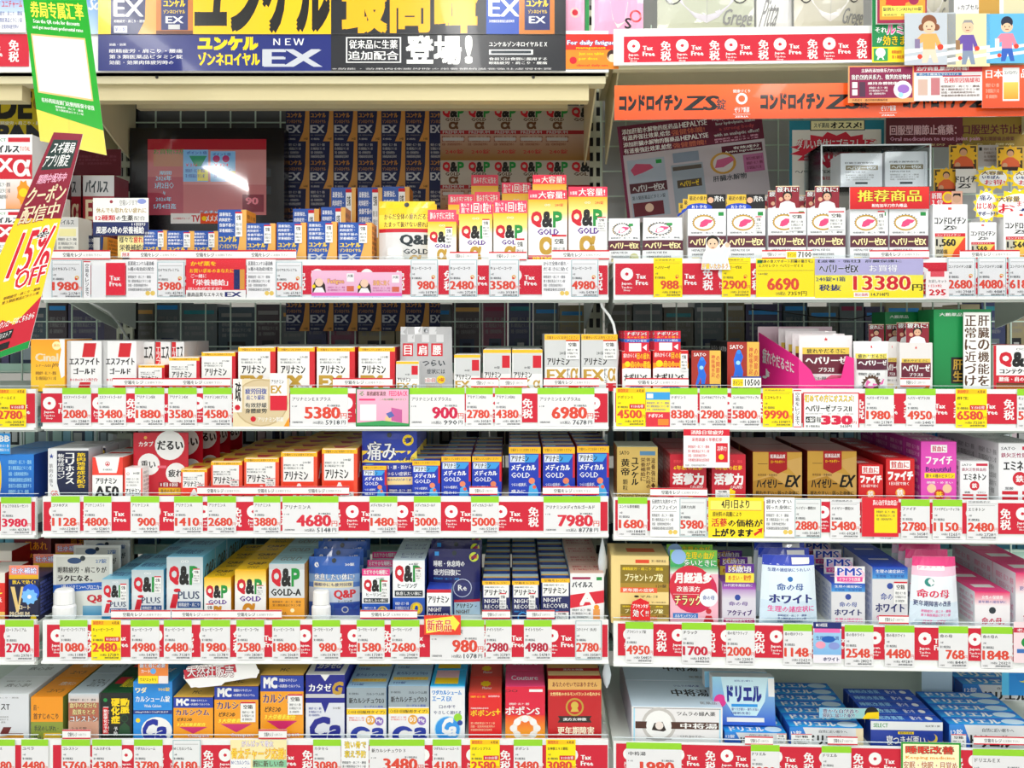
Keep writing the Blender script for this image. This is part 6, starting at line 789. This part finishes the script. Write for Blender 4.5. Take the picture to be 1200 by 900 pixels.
CM2(SIDE, 3, 830, 895, 'R 0 0 1 1 ffe21c;R .04 .08 .96 .3 ffec6a;R .04 .3 .96 .31 R;T .24 .06 .74 .26 4月1日より K 2;T .08 .34 .6 .46 原材料の高騰により K 1;T .06 .5 .34 .7 活蔘 R 2;T .36 .52 .98 .7 の価格が K 2;T .08 .75 .8 .93 上がります K 3;P .82 .86 .92 .78 .88 .76 .98 .72 .96 .86 .94 .82 .84 .92 d82020', 'yellow price-rise notice with black kanji', 583, 632)
CM2(SIDE, 3, 896, 931, TXC.replace('医薬用ユンケル最高峰', '疲れやすい').replace('16種の有効成分配合', '弱った身体に'), 'white description card below gold cartons')
CM2(SIDE, 3, 1010, 1053, 'R 0 0 1 1 dc2030;T .3 .06 .96 .2 真心治疗贫血效品! W 1;R .34 .28 .96 .9 ffe01c;L .4 .32 .9 .6 3 k', 'red and yellow anaemia leaflet')
ticket(SIDE, 3, 1024, 1048, '1480', '', 'w', y0=608, y1=634)
tk(MAIN, 4, [(70, 103, '1080', 'キューピーコーワｉプラス'), (107, 142, '2480', 'キューピーコーワ', 'y'), (153, 187, '4980', 'キューピーコーワ'), (192, 225, '6480', 'キューピーコーワ'), (235, 270, '1980', 'キューピーコーワ'), (277, 310, '2580', 'キューピーコーワα'), (319, 352, '1880', 'キューピーコーワＡ'), (366, 399, '980', 'コーワヒーリング'), (418, 451, '1580', 'コーワヒーリング'), (458, 492, '2680', 'コーワヒーリング'), (504, 568, '980', 'ナイトリカバー錠', 'g', '1078', True), (569, 600, '2980', 'ナイトリカバー', 'g', None, False, 'b81838'), (614, 647, '4980', 'ナイトリカバー', 'g', None, False, 'b81838'), (674, 706, '2780', 'コクミナイ（久光）', 'b', '3058')])
CM2(MAIN, 4, 497, 540, 'R 0 0 1 1 e8402c;P .04 .2 .76 .06 .78 .0 .97 .4 .84 .8 .8 .7 .06 .92 ffe84a;O .08 .22 .74 .8 新商品 d8182c fff8c0', 'yellow arrow card marking a new item', 721, 744, dd=-.006, shape=[(0, .2), (.76, .06), (.78, 0), (1, .4), (.84, .9), (.8, .74), (.04, 1)])
tk(SIDE, 4, [(733, 766, '4950', 'プラセントップ錠'), (799, 834, '1700', 'チラック', 'g', '1870', False, 'c81838'), (851, 885, '2000', '命の母アクティブ'), (918, 952, '1148', '命の母ホワイト'), (990, 1024, '2548', '命の母ホワイト'), (1037, 1072, '4480', '命の母ホワイト'), (1100, 1135, '768', '命の母'), (1150, 1187, '1848', '命の母Ａ')])
CM2(SIDE, 4, 953, 986, 'R 0 0 1 1 f0ecf4;G 0 .2 1 .8 a0d0f0 80b8e8;R 0 0 1 .16 17286e;T .1 .03 .5 .12 ●小林製薬 W;R .04 .16 .96 .26 ee6ab0;T .1 .34 .9 .44 生理期の不調 u;Q .54 .42 .24 .08 1c60b8;Q .26 .56 .18 .09 f0a0b8;Q .74 .58 .2 .09 8a9ad8;T .36 .86 .92 .95 ホワイト 1a2468 2', 'pale blue leaflet about monthly pain')
CM2(SIDE, 4, 1188, 1225, 'R 0 0 1 1 f4dce0;R 0 .14 1 .26 c82040;T .1 .16 .9 .24 老兵医薬 W;C .4 .5 .16 g;R .1 .66 .9 .76 3a70b8', 'pink leaflet at the rail end')
tk(MAIN, 5, [(72, 106, '5760', 'コレストン'), (108, 143, '4380', 'ヘルスオイル'), (157, 191, '3780', 'ワダカルシューム'), (202, 236, '6180', 'ＭＣカルシウム', 'b'), (367, 400, '3080', 'カタセＧ'), (433, 498, '3480', '新カルシチュウＤ３', 'g', '3828', True), (507, 541, '4180', 'ワダカルシュームエース'), (551, 586, '2580', 'ポポンＳプラス', 'y'), (602, 636, '3480', 'ポポンＳ'), (640, 675, '3080', '女神散エキス顆粒', 'y')])
CM2(MAIN, 5, 270, 336, 'R 0 0 1 1 f4e8b0;O .2 .02 .76 .18 がんばって骨太 W 8a30a0;O .02 .22 .98 .5 骨太チャージ応援! ffe04a d87018;R 0 .5 .36 1 W;T .02 .54 .34 .64 ＭＣカルシウム u 1;T .02 .72 .3 .86 500錠 u 1;R .4 .52 1 .72 8ac8a0;T .4 .54 .95 .7 腕に新しい命 Z 1;C .3 .94 .08 D', 'colourful bone-health leaflet')
CM2(MAIN, 5, 400, 432, 'R 0 0 1 1 f2f2f2;O .12 .04 .9 .22 強い骨で ffe04a 6a5a10;O .12 .28 .9 .46 衰え予防 ffe04a 6a5a10;L .04 .54 .9 .74 2 k;R .1 .74 .24 .9 e;L .1 .8 .9 .96 1 m', 'white card with yellow bone-health title')
tk(SIDE, 5, [(734, 799, '1980', '中将湯', 'g', '2178', True), (880, 914, '1980', 'ドリエル'), (963, 998, '3480', 'ドリエル'), (1140, 1204, '2680', 'ドリエルＥＸ', 'g', '2948', True)])
CM2(SIDE, 5, 1056, 1126, 'R 0 0 1 1 1c9a2c;R .03 .05 .97 .95 fff8c8;O .08 .1 .88 .3 睡眠改善 e83a2c 1c3a10;T .08 .36 .9 .46 Keeping_medicine f0a030 1;O .04 .5 .94 .7 安眠・快眠・目覚め c87a30 W', 'green-framed sleep-improvement card')
# white red-edged notices standing on the shelf edge
tips(MAIN, 1, 293, 304, (60, 129), (152, 347)); tips(MAIN, 1, 295, 305, (527, 560), (573, 617)); tips(MAIN, 1, 293, 304, (647, 714))
tips(SIDE, 1, 293, 303, (893, 925), (1019, 1089), (1125, 1195)); tips(MAIN, 2, 443, 453, (132, 270), (390, 460), (637, 702)); tips(MAIN, 2, 443, 454, (552, 584), (586, 618))
tips(SIDE, 2, 443, 453, (733, 807), (1055, 1090)); tips(MAIN, 3, 570, 580, (231, 409), (550, 583), (636, 702)); tips(SIDE, 3, 572, 582, (762, 829))
tips(MAIN, 4, 715, 725, (130, 200), (201, 330), (422, 489), (565, 598), (617, 650)); tips(SIDE, 4, 721, 731, (1030, 1065)); tips(MAIN, 5, 855, 866, (73, 106), (303, 336)); tips(SIDE, 5, 863, 873, (873, 906), (970, 1005), (1141, 1204))
CM2(SIDE, 1, 921, 952, 'R 0 0 1 1 f4f4ee;R 0 0 1 .1 R;R .04 .2 .4 .9 Y;T .06 .3 .38 .8 ポイント k;T .46 .2 .96 .86 7100 K 1', 'small white point ticket on the rail', 293, 303, dd=-.004)
# curling white cord and sign arm at the bay post
def tube(pts, r, c, nm, lab, cat):
    m = MB(); n = 8; b = 0; P3 = [np.array(p, float) for p in pts]
    for i, p in enumerate(P3):
        t = P3[min(i + 1, len(P3) - 1)] - P3[max(i - 1, 0)]; t /= np.linalg.norm(t); a = np.cross(t, [0, 1, .01]); a /= np.linalg.norm(a); q = np.cross(t, a)
        for k in range(n): g = 2 * math.pi * k / n; m.v.append(tuple(p + (a * math.cos(g) + q * math.sin(g)) * r))
    for i in range(len(P3) - 1):
        for k in range(n): m.f.append((i * n + k, i * n + (k + 1) % n, (i + 1) * n + (k + 1) % n, (i + 1) * n + k)); m.c += [col(c)] * 4; m.m.append('soft_plastic')
    o = put(nm, m.mesh(nm)); o['label'] = lab; o['category'] = cat
def wp(x, y, d): return MAIN.at(MAIN.u(x, d)[0], d, MAIN.z(y, x, d))
tube([wp(702, 346, .01), wp(706, 360, .012), wp(714, 370, .014), wp(719, 380, .016), wp(722, 396, .018), wp(724, 415, .02), wp(722, 440, .02)], .0022, 'f2f4f4', 'white_cord', 'white cord dropping from the rail between the two bays', 'cord')
tube([wp(92, 347, .02), wp(110, 356, .05), wp(128, 366, .1), wp(140, 380, .16), wp(150, 398, .2)], .002, 'e8ecea', 'white_cord', 'white cord looping below the second shelf beside the coupon banner', 'cord')
tube([SIDE.at(SIDE.u(x, .28)[0], .28, SIDE.z(y, x, .28)) for x, y in ((880, 362), (920, 366), (960, 372), (1000, 374), (1040, 366), (1075, 368))], .0012, '121418', 'black_cable', 'thin black cable sagging along the grid above the green carton', 'cable')
for y0, y1, lv in ((628, 680, 4), (768, 806, 5)):
    m = MB(); z1, z0 = MAIN.z(y0, 705, .03), MAIN.z(y1, 705, .03); u0 = MAIN.u(706 if lv == 4 else 711, .03)[0]
    h = z1 - z0; m.lathe([(.0012, 0), (.005, h * .15), (.0075, h * .4), (.005, h * .65), (.0015, h * .9), (.001, h)], 12, 'dfe9ee', 'soft_plastic', 0, 0, .5)
    o = put('plastic_tag', m.mesh('plastic_tag'), None, MAIN.at(u0, .03, z0)); o['label'] = 'translucent white plastic tag hanging between bays, %s shelf' % SHN[lv]; o['category'] = 'tag'
# ================================================================ labels: which one is which
for (bay, lv, kind), L in COLS.items():
    L.sort(key=lambda t: t[0]); nm = {'product': 'along', 'ticket': 'ticket along', 'strip': 'strip along', 'sign': 'sign on', 'band': 'strip of'}[kind]
    for i, (px, roots, desc, cat) in enumerate(L):
        for k, r in enumerate(roots):
            tail = '' if len(roots) == 1 else ', %s from front' % ORD[k + 1]
            base = '%s, %s on %s shelf, %s' % (desc, ORD[i + 1], SHN[lv], bay.name)
            if len((base + tail).split()) > 16: base = '%s, %s on %s shelf, %s' % (desc, ORD[i + 1], SHN[lv], bay.name.replace(' bay', ''))
            if len((base + tail).split()) > 16: base = '%s, %s on %s shelf' % (' '.join(desc.split()[:8]), ORD[i + 1], SHN[lv])
            r['label'] = base + tail; r['category'] = cat
            r['group'] = {'ticket': 'price tickets on the %s rail, %s' % (SHN[lv], bay.name), 'strip': 'red-edged notice strips', 'band': 'red duty-free rail strips'}.get(kind) or ('%s, %s shelf' % (desc, SHN[lv]) if len(roots) > 1 or sum(1 for q in L if q[2] == desc) > 1 else '')
            if not r['group']: del r['group']
bpy.data.objects.remove(_to)
for o in ALL: SC.collection.objects.link(o)
